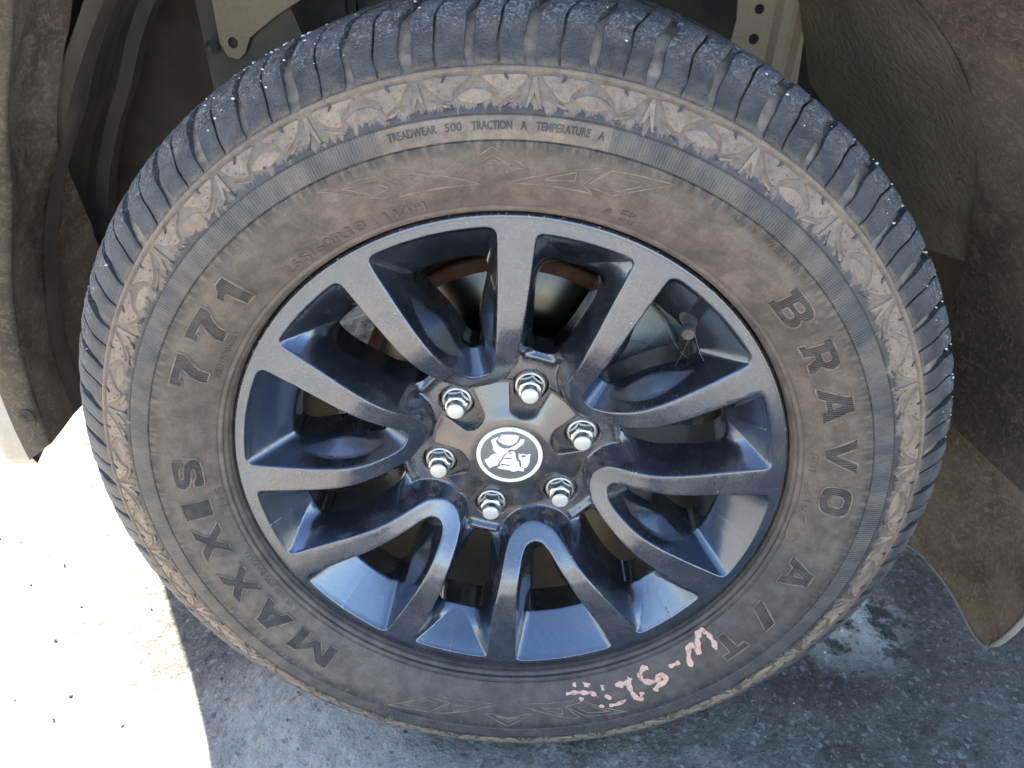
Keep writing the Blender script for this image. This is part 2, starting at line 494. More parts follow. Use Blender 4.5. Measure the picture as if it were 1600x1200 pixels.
def ear_fill(poly, holes=()):
    """triangulate a polygon with holes; returns 2-D points and triangles"""
    pts, edges = [], []
    for loop in [poly] + list(holes):
        o = len(pts); pts += [Vector(p) for p in loop]
        edges += [(o + i, o + (i + 1) % len(loop)) for i in range(len(loop))]
    v, e, f, *_ = delaunay_2d_cdt(pts, edges, [], 0, 1e-9)
    V = np.array([tuple(p) for p in v]); F = [t for t in f]
    C = np.array([V[list(t)].mean(0) for t in F])
    ok = inside(C, np.array(poly))
    for h in holes: ok &= ~inside(C, np.array(h))
    return V, [t for t, k in zip(F, ok) if k]

# ------------------------------------------------------------------ ground
def vnoise(x, y, seed):
    r = np.random.default_rng(seed); T = r.random((256, 256))
    xi = np.floor(x).astype(int); yi = np.floor(y).astype(int); fx = x - xi; fy = y - yi
    fx = fx * fx * (3 - 2 * fx); fy = fy * fy * (3 - 2 * fy)
    g = lambda i, j: T[i % 256, j % 256]
    return (g(xi, yi) * (1 - fx) + g(xi + 1, yi) * fx) * (1 - fy) + (g(xi, yi + 1) * (1 - fx) + g(xi + 1, yi + 1) * fx) * fy

ax = np.concatenate([[-80, -40, -20, -10, -5, -3, -2, -1.5], np.arange(-1.15, 1.1501, .0062), [1.5, 2, 3, 5, 10, 20, 40, 80]])
ay = np.concatenate([[-80, -40, -20, -10, -5, -3, -2, -1.2, -.7], np.arange(-.45, 1.5, .0062), [2, 3, 5, 10, 20, 40, 80]])
gx, gy = np.meshgrid(ax, ay, indexing='ij')
gz = (vnoise(gx * 160, gy * 160, 1) - .5) * .0030 + (vnoise(gx * 70, gy * 70, 2) - .5) * .0030 + (vnoise(gx * 14, gy * 14, 3) - .5) * .004
near = (np.abs(gx) < 1.4) & (gy > -.6) & (gy < 1.7)
gz = np.where(near, gz, 0) - .0045
gv = np.stack([gx, gy, gz], -1).reshape(-1, 3)
g = build('ground', gv, grid_faces(len(ax), len(ay), flip=True), 'ground')
g['kind'] = 'structure'
g['label'] = 'worn grey asphalt with pale stains, sunlit white beside the bumper'

def pebble(s, seed):
    r = np.random.default_rng(seed)
    bm = bmesh.new(); bmesh.ops.create_icosphere(bm, subdivisions=1, radius=1)
    v = np.array([p.co[:] for p in bm.verts]); v *= (1 + (r.random((len(v), 1)) - .5) * .6); v *= np.array([1, .8, .55]) * s
    f = [[q.index for q in p.verts] for p in bm.faces]; bm.free()
    return v, f

def scatter(spots, sizes, mid_fn=None):
    V, F, MI = [], [], []
    for i, (p, s) in enumerate(zip(spots, sizes)):
        v, f = pebble(s, i % 23)
        t = rng.random() * 2 * PI; c, sn = math.cos(t), math.sin(t)
        v = np.stack([v[:, 0] * c - v[:, 1] * sn, v[:, 0] * sn + v[:, 1] * c, v[:, 2]], 1) + np.array(p)
        o = len(V); V += list(v); F += [[q + o for q in t_] for t_ in f]; MI += [mid_fn(i) if mid_fn else 0] * len(f)
    return V, F, MI

sp_, sz_ = [], []
while len(sp_) < 800:
    x, yy = rng.uniform(-1, 1), rng.uniform(-.25, 1.1)
    sp_.append((x, yy, -.003)); sz_.append(.0006 + .0030 * rng.random() ** 5)
v, f, mi = scatter(sp_, sz_, lambda i: 1 if i % 3 else 0)
st = build('gravel', v, f, ['grit', 'grit_dark'], midx=mi, smooth=False)
st['kind'] = 'stuff'
st['label'] = 'loose dark and pale grit scattered over the asphalt'

# ================================================================== THE WHEEL
wheel = thing('wheel', 'dusty dark alloy wheel with twin spokes and all-terrain tyre', 'wheel', (0, 0, 0))
WL = (0, 0, ZC)
NUT0 = R(-47.71 - .36)              # angle of the first lug nut, clockwise from the top

def yface(r):
    return np.interp(r, [.07, .075, .085, .095, .105, .115, .127, .14, .152, .165, .19, .215, .235, .2425],
                     [.0365, .0335, .026, .0187, .0110, .0037, -.0031, -.0074, -.0092, -.0097, -.0085, -.0071, -.0057, -.0050])
_rs = np.linspace(.06, .25, 400); _ys = yface(_rs)
for _ in range(60): _ys[1:-1] = .25 * _ys[:-2] + .5 * _ys[1:-1] + .25 * _ys[2:]
def yface(r, _rs=_rs, _ys=_ys): return np.interp(r, _rs, _ys)

VT = np.array([(96.3, 0), (96.9, 4), (99.3, 8.6), (106, 13.6), (115, 17.8), (130, 24), (150, 30.3), (170, 36.2), (190, 41.8), (210, 46.9),
               (221, 49.6), (226.3, 50.0), (229.6, 46.8), (231.3, 41), (233, 30), (234.4, 15), (235, 0)]) / 1e3
VH = np.array([(117.5, 0), (118, 2.5), (120, 5.5), (126, 8), (133, 9.6), (142, 11.5), (156, 15.5), (169, 22.2), (179, 27.3), (186, 30.3),
               (190.5, 31.2), (194.5, 31), (197.8, 28.5), (199, 24.5), (200, 17), (200.8, 8), (201, 0)]) / 1e3
SU = [(79.3, 0), (79.5, 4), (80.5, 8.5), (82.6, 13.5), (85.5, 18.5), (89.5, 23.2)]
SB = [(100, 24.2), (115, 25), (130, 26), (150, 27.6), (170, 30.2), (190, 33), (210, 36.2), (221, 37.9), (225.3, 37.9), (228, 35.6), (229, 31), (229.8, 25), (230.6, 15), (231, 0)]
BH = np.array([(107, 0), (107.1, 5), (108.5, 8.2), (112, 10.3), (120, 12.2), (130, 14.6), (145, 18.2), (160, 21.8), (172, 24.6), (182, 25.6), (190, 25), (195.5, 22),
               (198.3, 17.5), (199.5, 11), (200, 0)]) / 1e3

def nut_to_v(p):
    v, w = p; r = math.hypot(v, w); a = PI / 6 - math.atan2(w, v)
    return (r * math.cos(a), r * math.sin(a))
STAR = np.array(SU + [nut_to_v(p) for p in SB]) / 1e3

# every curve is held as (lateral, radial) in the frame of one twin spoke
sw = lambda P: np.asarray(P)[:, ::-1]
vt = crom(sw(VT), 9); vh = crom(sw(VH), 9)
star = resample(crom(sw(STAR), 9), .0014)
bh = resample(crom(sw(np.array([nut_to_v(p) for p in BH])), 9), .0014)
C30, S30 = math.cos(PI / 6), math.sin(PI / 6)
nutax = lambda r: np.stack([np.asarray(r) * S30, np.asarray(r) * C30], -1)
NR = .06985
bore = lambda rad, n=26: np.array([nutax(NR) + rad * (math.cos(t) * np.array([S30, C30]) + math.sin(t) * np.array([-C30, S30])) for t in np.linspace(0, PI, n)])
b1, b2 = bore(.0162), bore(.0172)
R_IN, R_OUT = .037, .2425

def half_sector():
    pts, edges = [], []
    def add_line(P, closed=False):
        o = len(pts)
        pts.extend([tuple(p) for p in P])
        edges.extend([(o + i, o + i + 1) for i in range(len(P) - 1)])
    lin = lambda a, b, st: np.linspace(a, b, max(2, int(abs(b - a) / st) + 1))
    vax = lambda r: np.stack([np.zeros(len(r)), r], 1)
    arc = lambda r, n: np.stack([r * np.sin(np.linspace(0, PI / 6, n)), r * np.cos(np.linspace(0, PI / 6, n))], 1)
    nax = [lin(R_IN, NR - .0172, .0016), [NR - .0172, NR - .0162], lin(NR - .0162, NR + .0162, .002), [NR + .0162, NR + .0172], lin(NR + .0172, .107, .0016)]
    for q in nax: add_line(nutax(np.array(q)))
    add_line(bh)
    add_line(nutax(lin(.2, .231, .0014))); add_line(nutax(lin(.231, R_OUT, .0014)))
    add_line(arc(R_IN, 18)); add_line(arc(R_OUT, 90))
    add_line(vax(lin(.235, R_OUT, .0014))); add_line(vt)
    add_line(vax(lin(.0793, .0963, .0014))); add_line(vax(lin(R_IN, .0793, .0016)))
    add_line(star); add_line(b1); add_line(b2)
    region = np.concatenate([arc(R_IN, 40), nutax(lin(R_IN, .107, .01)), bh, nutax(lin(.2, R_OUT, .01)), arc(R_OUT, 90)[::-1], vt[::-1], vax(lin(.0963, R_IN, .01))])
    low = np.concatenate([vax(np.array([R_IN, .0793])), star, nutax(np.array([.2])), bh[::-1], nutax(np.array([.107, R_IN])), arc(R_IN, 40)[::-1]])
    # interior points: fine on the walls, coarser on the flat faces
    def hexgrid(st):
        g_ = []
        yy = R_IN; k = 0
        while yy < R_OUT:
            g_.append(np.stack([np.arange(0, .125, st) + (k % 2) * st / 2, np.full(len(np.arange(0, .125, st)), yy)], 1)); yy += st * .866; k += 1
        return np.concatenate(g_)
    allb = np.array(pts)
    def far(Q, d):
        keep = np.ones(len(Q), bool)
        for s in range(0, len(Q), 2000):
            D = np.hypot(Q[s:s + 2000, None, 0] - allb[None, :, 0], Q[s:s + 2000, None, 1] - allb[None, :, 1]).min(1)
            keep[s:s + 2000] = D > d
        return Q[keep]
    fine = hexgrid(.00135); fine = fine[inside(fine, low)]; fine = far(fine, .0008)
    face = hexgrid(.0032); face = face[inside(face, region) & ~inside(face, low)]
    ds, _ = dist_poly(face, star); dv, _ = dist_poly(face, vt); face = face[(ds > .0034) & (dv > .0034)]; face = far(face, .0012)
    rows = []
    for P, sgn in ((star, 1), (vt, 1)):
        T = np.gradient(P, axis=0); N = np.stack([-T[:, 1], T[:, 0]], 1); N /= np.hypot(*N.T)[:, None]
        for d in (.0005, .0011, .0020):
            for s in (1, -1):
                Q = P[1:-1] + s * d * N[1:-1]
                rows.append(Q)
    rows = np.concatenate(rows)
    rows = rows[inside(rows, region) & ~inside(rows, low)]
    ds, _ = dist_poly(rows, star); dv, _ = dist_poly(rows, vt); dm = np.minimum(ds, dv)
    rows = rows[(dm > .00045)]
    # thin the rows so that no two points crowd each other
    kept, seen = [], set()
    for p in rows:
        key = (round(p[0] / .0006), round(p[1] / .0006))
        if key not in seen: seen.add(key); kept.append(p)
    rows = far(np.array(kept), .0003)
    P = [Vector(p) for p in pts] + [Vector(p) for p in np.concatenate([fine, face, rows])]
    v, e, f, *_ = delaunay_2d_cdt(P, edges, [], 0, 2e-5)
    V = np.array([tuple(p) for p in v]); F = np.array([t for t in f if len(t) == 3])
    C = V[F].mean(1)
    ok = inside(C, region)
    F = F[ok]; C = C[ok]
    lowv = np.zeros(len(V), bool)
    # heights
    rr = np.hypot(*V.T)
    dS, nS = dist_poly(V, star); dV, _ = dist_poly(V, vt); dB, _ = dist_poly(V, bh)
    tl = inside(C, low)
    isl = np.zeros(len(V), bool); isl[F[tl].ravel()] = True
    isl &= dS > 1e-5
    yF = yface(rr)
    d = np.minimum(dS, dV); RF = .0020
    fil = np.where(d < RF, RF - np.sqrt(np.maximum(RF ** 2 - (RF - np.minimum(d, RF)) ** 2, 0)), 0)
    yF = yF + fil * .85
    rs = np.hypot(*nS.T); yA = yface(rs) + RF * .85
    t = dS / (dS + dB + 1e-9)
    t = t * .82 + .18 * sstep(t, 0, 1)
    yh = np.interp(rr, [.1, .113, .135, .2], [.046, .041, .031, .030])
    yB = yA + (yh - yA) * t
    ang = np.degrees(np.arctan2(V[:, 0], V[:, 1]))
    floor = .0475 + .0015 * sstep(rr, .085, .05)
    # low ridge in front of the window mouth
    floor = floor - .0045 * np.exp(-((rr - .1015) / .0035) ** 2) * sstep(ang, 20, 23)
    tt = np.clip(dS / .0052, 0, 1)
    yH = yA + (floor - yA) * (tt * .75 + .25 * sstep(tt, 0, 1))
    w = sstep(rr, .1, .119)
    yL = yH * (1 - w) + yB * w
    dn = np.hypot(*(V - nutax(NR)).T)
    yL = np.where(dn < .01665, .0585, yL)
    y = np.where(isl, yL, yF)
    return V, F, y

hv, hf, hy = half_sector()
def spoke_mesh():
    V, F = [], []
    def put(v, f):
        o = len(V); V.extend(v); F.extend([tuple(i + o for i in q) for q in f])
    for s in (1, -1):
        put([(s * p[0], y, p[1]) for p, y in zip(hv, hy)], [tuple(t) for t in hf])
    # walls of the window inside the spoke pair, with the lens-shaped facet
    n = len(vt)
    K = 7
    rows = []
    for i in range(n):
        rv = vt[i][1]
        e = math.sin(PI * min(1, max(0, (rv - .103) / (.193 - .103)))) if .103 < rv < .193 and vt[i][0] > .01 else 0.0
        t0, t1 = .56 - .24 * e, .56 + .22 * e
        if e == 0: t0, t1 = .5, .62
        ts = np.concatenate([np.linspace(0, t0, K)[:-1], np.linspace(t0, t1, K)[:-1], np.linspace(t1, 1, K)])
        L = np.interp(ts, [0, t0, t1, 1], [0, t0 - .22 * e, t1 + .16 * e, 1])
        yt = float(yface(np.hypot(*vt[i]))) + .0017
        yhh = np.interp(vt[i][1], [.096, .12, .15], [.034, .031, .030])
        row = [(vt[i][0] + (vh[i][0] - vt[i][0]) * l, yt + (yhh - yt) * t, vt[i][1] + (vh[i][1] - vt[i][1]) * l) for l, t in zip(L, ts)]
        hx, hz = vh[i]
        cx, cz = 0, .165
        ux, uz = hx - cx, hz - cz; ul = math.hypot(ux, uz) + 1e-9
        for dl, dy in ((.0000, .0006), (.0002, .002), (.001, .014), (.002, .034)):
            row.append((hx + ux / ul * dl * (0 if i in (0, n - 1) else 1), yhh + dy, hz + uz / ul * dl))
        rows.append(row)
    nr = len(rows[0])
    for s in (1, -1):
        put([(s * p[0], p[1], p[2]) for row in rows for p in row], grid_faces(n, nr, flip=(s < 0)))
    # back walls of the windows between the pairs
    rowsb = []
    V2 = {}
    for p in bh:
        r = math.hypot(*p)
        k = int(np.argmin(np.hypot(hv[:, 0] - p[0], hv[:, 1] - p[1])))
        y0 = hy[k]
        c = nutax(.16)
        u = np.array(p) - c; u /= np.hypot(*u) + 1e-9
        if p is bh[0] or p is bh[-1]: pass
        q = hv[k]
        rowsb.append([(q[0], y0, q[1])] + [(q[0] + u[0] * dl * 1.0, y0 + dy, q[1] + u[1] * dl) for dl, dy in ((.0, .0006), (.0002, .002), (.001, .014), (.002, .034))])
    for s in (1, -1):
        put([(s * p[0], p[1], p[2]) for row in rowsb for p in row], grid_faces(len(rowsb), 5, flip=(s < 0)))
    me = mesh('twin_spoke', V, F, 'alloy')
    weld(me, 2.5e-5)
    return me

rim = link('rim', None, wheel, WL)
# barrel: rim lip, bead seat and inside of the barrel
lip = [(.2424, -.0049), (.2437, -.0050), (.2449, -.0046), (.2459, -.0035), (.2464, -.0018), (.2464, .0010), (.2458, .0040), (.2440, .0075), (.2400, .0120), (.2330, .020)]
v, f = lathe(lip, 360)
rl = build('rim_lip', v, f, 'alloy', rim)
bar = [(.2330, .020), (.2330, .035), (.226, .05), (.226, .20), (.2455, .214), (.2460, .220), (.2400, .221), (.2180, .203), (.2140, .12), (.2080, .060), (.2030, .034), (.2065, .0330)]
v, f = lathe(bar, 240)
bo = build('barrel', v, f, 'barrel', rim)
me_sp = spoke_mesh()
rim_spokes = []
for k in range(6):
    link('twin_spoke', me_sp, rim, (0, 0, 0), (0, NUT0 + PI / 6 + k * PI / 3, 0))
# hub face behind the spokes, closing the bore
v, f = lathe([(.0001, .0540), (.0360, .0540), (.0371, .0495)], 96)
build('hub_bore', v, f, 'alloy', rim)
v, f = lathe([(.0845, .060), (.0845, .110), (.075, .112), (.0001, .112)], 96)
build('mounting_pad', v, f, 'barrel', rim)

# ---- centre cap
def cap_mesh():
    NOT = []
    pr, cr = .0185, .0595
    pts = []
    N = 720
    for i in range(N):
        a = 2 * PI * i / N
        r = .0748
        # cut back by the six nut pockets (rounded slots running in from the edge)
        lo, hi = .03, r
        def hit(rad):
            x, z = rad * math.sin(a), rad * math.cos(a)
            for k in range(6):
                t = NUT0 + k * PI / 3
                ux, uz = math.sin(t), math.cos(t)
                al = max(cr, min(.09, x * ux + z * uz)); wid = pr + max(0, al - cr) * .10
                if math.hypot(x - al * ux, z - al * uz) < wid: return True
            return False
        if hit(r):
            rad = .03
            while not hit(rad): rad += .0004
            r = rad
        pts.append((r * math.sin(a), r * math.cos(a)))
    loop = np.array(pts)
    loop = np.concatenate([loop, loop[:1]])
    # even the spacing and take off the sharp tips
    loop = resample(loop, .0011)[:-1]
    for _ in range(4):
        loop = .25 * np.roll(loop, 1, 0) + .5 * loop + .25 * np.roll(loop, -1, 0)
    n = len(loop)
    P = [Vector(p) for p in loop]
    edges = [(i, (i + 1) % n) for i in range(n)]
    st = .0016; g_ = []
    yy = -.08; k = 0
    while yy < .08:
        xs = np.arange(-.08, .08, st) + (k % 2) * st / 2
        g_.append(np.stack([xs, np.full(len(xs), yy)], 1)); yy += st * .866; k += 1
    Q = np.concatenate(g_); Q = Q[inside(Q, loop)]
    L2 = np.concatenate([loop, loop[:1]])
    dQ, _ = dist_poly(Q, L2); Q = Q[dQ > .0026]
    T = np.roll(loop, -1, 0) - np.roll(loop, 1, 0); Nn = np.stack([-T[:, 1], T[:, 0]], 1); Nn /= np.hypot(*Nn.T)[:, None]
    rows = []
    for d in (.0005, .0011, .0019):
        for s in (1, -1):
            q = loop + s * d * Nn; q = q[inside(q, loop)]; dd, _ = dist_poly(q, L2); rows.append(q[dd > d * .9])
    rows = np.concatenate(rows)
    v, e, f, *_ = delaunay_2d_cdt(P + [Vector(p) for p in np.concatenate([Q, rows])], edges, [], 0, 1e-5)
    V = np.array([tuple(p) for p in v]); F = [t for t in f if len(t) == 3]
    C = np.array([V[list(t)].mean(0) for t in F]); ok = inside(C, loop); F = [t for t, o_ in zip(F, ok) if o_]
    rr = np.hypot(*V.T); dd, _ = dist_poly(V, L2)
    y = np.interp(rr, [0, .033, .0375, .041, .050, .062, .076], [.0336, .0336, .0340, .0352, .0388, .0432, .0482])
    RF = .0019
    fil = np.where(dd < RF, RF - np.sqrt(np.maximum(RF ** 2 - (RF - np.minimum(dd, RF)) ** 2, 0)), 0)
    y = y + fil * .9
    VV = [(p[0], yy, p[1]) for p, yy in zip(V, y)]; FF = list(F)
    o = len(VV)
    for p in loop:
        k = int(np.argmin(np.hypot(V[:, 0] - p[0], V[:, 1] - p[1])))
        VV += [tuple(VV[k]), (V[k][0] * 1.004, VV[k][1] + .003, V[k][1] * 1.004), (V[k][0] * 1.01, .0515, V[k][1] * 1.01)]
    FF += [tuple(q) for q in grid_faces(n, 3, True, o)]
    me = mesh('centre_cap', VV, FF, 'cap'); weld(me, 1.5e-5)
    return me
cap = link('centre_cap', cap_mesh(), wheel, WL)
_ring = [(.0742 * math.sin(t), .0742 * math.cos(t)) for t in np.linspace(0, 2 * PI, 180, endpoint=False)]
_ho = [[(.036 * math.sin(t), .036 * math.cos(t)) for t in np.linspace(0, 2 * PI, 60, endpoint=False)]]
_out = []
for k in range(180):                                  # pan under the lobes: floor of the six nut pockets, cut round each nut
    _out.append(_ring[k])
def _pan():
    N = 720; L = []
    for i in range(N):
        a = 2 * PI * i / N; r = .0742
        x, z = r * math.sin(a), r * math.cos(a)
        for k in range(6):
            t = NUT0 + k * PI / 3; nx, nz = NR * math.sin(t), NR * math.cos(t)
            if math.hypot(x - nx, z - nz) < .0166:
                d = a - t; d = (d + PI) % (2 * PI) - PI
                c = NR * math.cos(d); q = c * c - NR * NR + .0166 ** 2
                r = c - math.sqrt(max(q, 0)) if q > 0 else r
        L.append((r * math.sin(a), r * math.cos(a)))
    return L
p2, t2 = ear_fill(_pan(), _ho)
build('pocket_pan', [(p[0], .0466, p[1]) for p in p2], [tuple(t) for t in t2], 'cap', cap, smooth=False)
v, f = lathe([(.0001, .0327), (.0274, .0327), (.0276, .0329)], 96)
emb = build('emblem', v, f, 'grey_print', cap)
emb['label'] = 'round grey and white emblem with a lion rolling a stone'
v, f = lathe([(.0272, .0330), (.0273, .0325), (.0278, .0323), (.0306, .0323), (.0311, .0326), (.0313, .0337)], 128)
build('emblem_ring', v, f, 'white_print', cap)
EMB = {
 'ball': [(-9.31, 22.67), (-2.54, 23.61), (3.38, 23.76), (7.58, 23.05), (7.21, 19.43), (5.66, 15.7), (2.28, 12.52), (-1.83, 11.29), (-6.68, 12.47), (-10.4, 15.04), (-11.99, 17.06), (-10.6, 18.98), (-9.21, 20.89)],
 'body': [(-11.28, 20.71), (-16.47, 17.4), (-18.19, 15.95), (-17.13, 12.29), (-15.76, 8.78), (-15.92, 5.85), (-13.99, 3.09), (-11.51, 1.61), (-14.48, 0.84), (-16.83, -0.47), (-18.8, -3.6), (-20.83, -5.48), (-23.22, -6.21), (-22.51, -8.75), (-20.53, -12.31), (-17.93, -15.98), (-14.98, -14.07), (-10.23, -11.78), (-9.76, -9.12), (-7.54, -5.21), (-5.95, -1.0), (-4.29, 1.73), (-1.42, 4.18), (-1.81, 5.61), (0.8, 7.15), (5.01, 7.08), (6.72, 8.39), (10.07, 12.1), (12.4, 14.84), (12.97, 19.57), (9.3, 19.4), (7.47, 15.49), (4.12, 11.8), (-0.46, 8.28), (-5.22, 7.65), (-8.87, 8.65), (-12.03, 12.0), (-13.7, 15.48), (-11.78, 18.88)],
 'mane': [(-3.35, 1.07), (-0.52, 4.11), (3.31, 5.47), (5.2, 4.02), (5.93, -1.07), (7.36, -4.65), (9.37, -6.7), (10.46, -12.36), (14.46, -13.13), (14.57, -17.34), (9.51, -16.43), (5.95, -17.95), (2.31, -18.42), (3.15, -17.14), (-2.67, -16.6), (-11.14, -15.39), (-8.07, -12.34), (-8.63, -9.77), (-6.29, -5.84), (-4.73, -1.26)],
 'face': [(8.53, 3.57), (10.09, 2.61), (12.46, 3.18), (16.12, 2.4), (19.63, 3.81), (19.21, -2.87), (19.42, -5.82), (17.67, -11.2), (15.67, -13.03), (11.64, -11.73), (11.69, -7.99), (10.9, -5.08), (8.93, -2.66), (8.54, 0.63)],
 's1': [(-5.76, -4.46), (-3.45, -2.63), (2.6, -2.84), (2.07, -4.07), (-3.37, -3.95)],
 's2': [(-9.01, -11.9), (-6.68, -9.97), (2.46, -10.66), (0.1, -11.77), (-5.39, -11.35)],
 's3': [(-1.32, 2.42), (0.4, 3.82), (2.96, 3.31), (2.28, 2.52)],
 'eye': [(10.98, 0.11), (11.97, 1.52), (13.75, 1.97), (15.47, 1.38), (15.54, 0.36), (13.93, -0.74), (12.13, -0.9)]}
V_, F_ = [], []
V2_, F2_ = [], []
for k, P in EMB.items():
    p2, t2 = ear_fill([(x / 1e3, z / 1e3) for x, z in P])
    tgt, tf, yy = (V2_, F2_, .03215) if k in ('s1', 's2', 's3', 'eye') else (V_, F_, .0324)
    o = len(tgt); tgt += [(p[0], yy, p[1]) for p in p2]; tf += [tuple(i + o for i in t) for t in t2]
build('emblem_figure', V_, F_, 'white_print', cap, smooth=False)
build('emblem_figure_lines', V2_, F2_, 'grey_print', cap, smooth=False)

# ---- lug nuts
def nut_mesh():
    V, F = [], []
    hexr = .0212 / 2 / math.cos(PI / 6)
    def ring(kind, rad, y, n=72):
        out = []
        for i in range(n):
            a = 2 * PI * i / n
            r = rad
            if kind == 'hex':
                b = (a % (PI / 3)) - PI / 6
                r = min(rad * math.cos(PI / 6) / math.cos(b), rad * .985)
            elif kind == 'cham':
                b = (a % (PI / 3)) - PI / 6
                r = min(hexr * math.cos(PI / 6) / math.cos(b), rad)
            out.append((r * math.sin(a), y, r * math.cos(a)))
        return out
    rings = [ring('c', .0105, .058), ring('hex', hexr, .054), ring('hex', hexr, .0395), ring('hex', hexr, .0385), ring('cham', .01135, .0376), ring('cham', .0103, .0366), ring('c', .0096, .0362), ring('c', .0086, .0360),
             ring('c', .0083, .0354), ring('c', .0081, .0300), ring('c', .0077, .0290), ring('c', .0068, .0283), ring('c', .004, .0279), ring('c', .0001, .0278)]
    n = 72
    for r in rings: V += r
    for q in range(len(rings) - 1):
        for i in range(n):
            j = (i + 1) % n
            F.append((q * n + i, q * n + j, (q + 1) * n + j, (q + 1) * n + i))
    me = mesh('lug_nut', V, F, ['chrome', 'nut_end'], midx=[1 if q >= 9 else 0 for q in range(len(rings) - 1) for i in range(n)]); weld(me, 1e-6); auto_sharp(me, 24)
    return me
me_nut = nut_mesh()
v, f = lathe([(.0108, .0500), (.0112, .0478), (.0124, .0468), (.0138, .0474), (.0146, .0492), (.0150, .0520), (.0158, .0560)], 64)
me_was = mesh('collar', v, f, 'chrome_dusty')
for k in range(6):
    a = NUT0 + k * PI / 3
    nu = link('lug_nut', me_nut, wheel, (NR * math.sin(a), 0, NR * math.cos(a) + ZC), (0, random.uniform(0, 1), 0))
    link('collar', me_was, nu)

# ---- valve
va = R(41.2); vr = .213
vs = link('valve_stem', None, wheel, (vr * math.sin(va), .0190, vr * math.cos(va) + ZC), (R(18) * math.cos(va), 0, -R(18) * math.sin(va)))
v, f = lathe([(.0096, .004), (.0094, .0005), (.0086, -.001), (.0066, -.0016), (.0056, -.004), (.0050, -.013), (.0046, -.0142), (.0001, -.0143)], 40)
build('rubber_stem', v, f, 'rubber_dark', vs)
V_, F_ = [], []
n = 36
prof = [(.0049, -.0135), (.0052, -.0140), (.0052, -.0215), (.0047, -.0230), (.0034, -.0233), (.0030, -.0226), (.0001, -.0226)]
for r, y in prof:
    for i in range(n):
        rr_ = r * (1 + (.05 if i % 2 and r > .005 else 0)); a = 2 * PI * i / n
        V_.append((rr_ * math.sin(a), y, rr_ * math.cos(a)))
for q in range(len(prof) - 1):
    for i in range(n): F_.append((q * n + i, q * n + (i + 1) % n, (q + 1) * n + (i + 1) % n, (q + 1) * n + i))
build('valve_cap', V_, F_, 'rubber_dark', vs)

# ================================================================== tyre
PROF = crom([(.2462, .012), (.2470, .001), (.2488, -.0055), (.2530, -.0145), (.2620, -.0215), (.2800, -.0305), (.2950, -.0342), (.3060, -.0350), (.3220, -.0325), (.3350, -.0270), (.3485, -.0195), (.3580, -.0110),
             (.3660, -.0010), (.3720, .0085), (.3765, .0190), (.3785, .0320), (.3792, .0500)], 6)
_o = np.argsort(PROF[:, 0]); PR_R, PR_Y = PROF[_o, 0], PROF[_o, 1]
def wy(r): return np.interp(r, PR_R, PR_Y)
def wn_(r):
    dr = .0015
    dy = (wy(r + dr) - wy(r - dr)) / (2 * dr)
    l = math.hypot(1, dy)
    return dy / l, -1 / l          # radial and axial component of the outward normal
def wp(r, a, h=0.0):
    nr, ny = wn_(r)
    rr_ = r + nr * h
    return (rr_ * math.sin(a), wy(r) + ny * h, rr_ * math.cos(a))

tyre = link('tyre', None, wheel, WL)
prof = [tuple(p) for p in PROF]
# relief rings of the sidewall: bead ribs, groove, step of the serrated band, guard rib
def relief(r):
    h = 0.0
    h += .0011 * math.exp(-((r - .2528) / .0011) ** 2) + .0008 * math.exp(-((r - .2498) / .0007) ** 2) - .0008 * math.exp(-((r - .2512) / .0005) ** 2)
    h -= .0010 * math.exp(-((r - .2548) / .0006) ** 2)
    h -= .0011 * math.exp(-((r - .3060) / .0005) ** 2)
    h += .0005 * (1 / (1 + math.exp(-(r - .3064) / .0002))) * (1 / (1 + math.exp((r - .3220) / .0003)))
    h -= .0008 * math.exp(-((r - .3224) / .0006) ** 2)
    h += .0024 * math.exp(-(abs(r - .3485) / .0017) ** 4)
    return h
rsamp = np.concatenate([np.linspace(.2472, .2560, 40), np.linspace(.2566, .3044, 40), np.linspace(.3048, .3072, 13), np.linspace(.308, .3208, 10), np.linspace(.3212, .3236, 12), np.linspace(.3250, .3455, 16), np.linspace(.3458, .3512, 24)])
side = [(.2466, .012), (.2469, .004)]
for r in rsamp:
    nr, ny = wn_(r); h = relief(r)
    side.append((r + nr * h, wy(r) + ny * h))
under = [(.3525, -.0152), (.3590, -.0105), (.3670, -.0030), (.3740, .0055), (.3795, .0140), (.3830, .0240), (.3845, .0360), (.3850, .0600), (.3850, .1100)]
half = side + under
full = half + [(r, .222 - y) for r, y in half[::-1]]
v, f = lathe(full, 480)
carc = build('carcass', v, f, 'tyre', tyre)

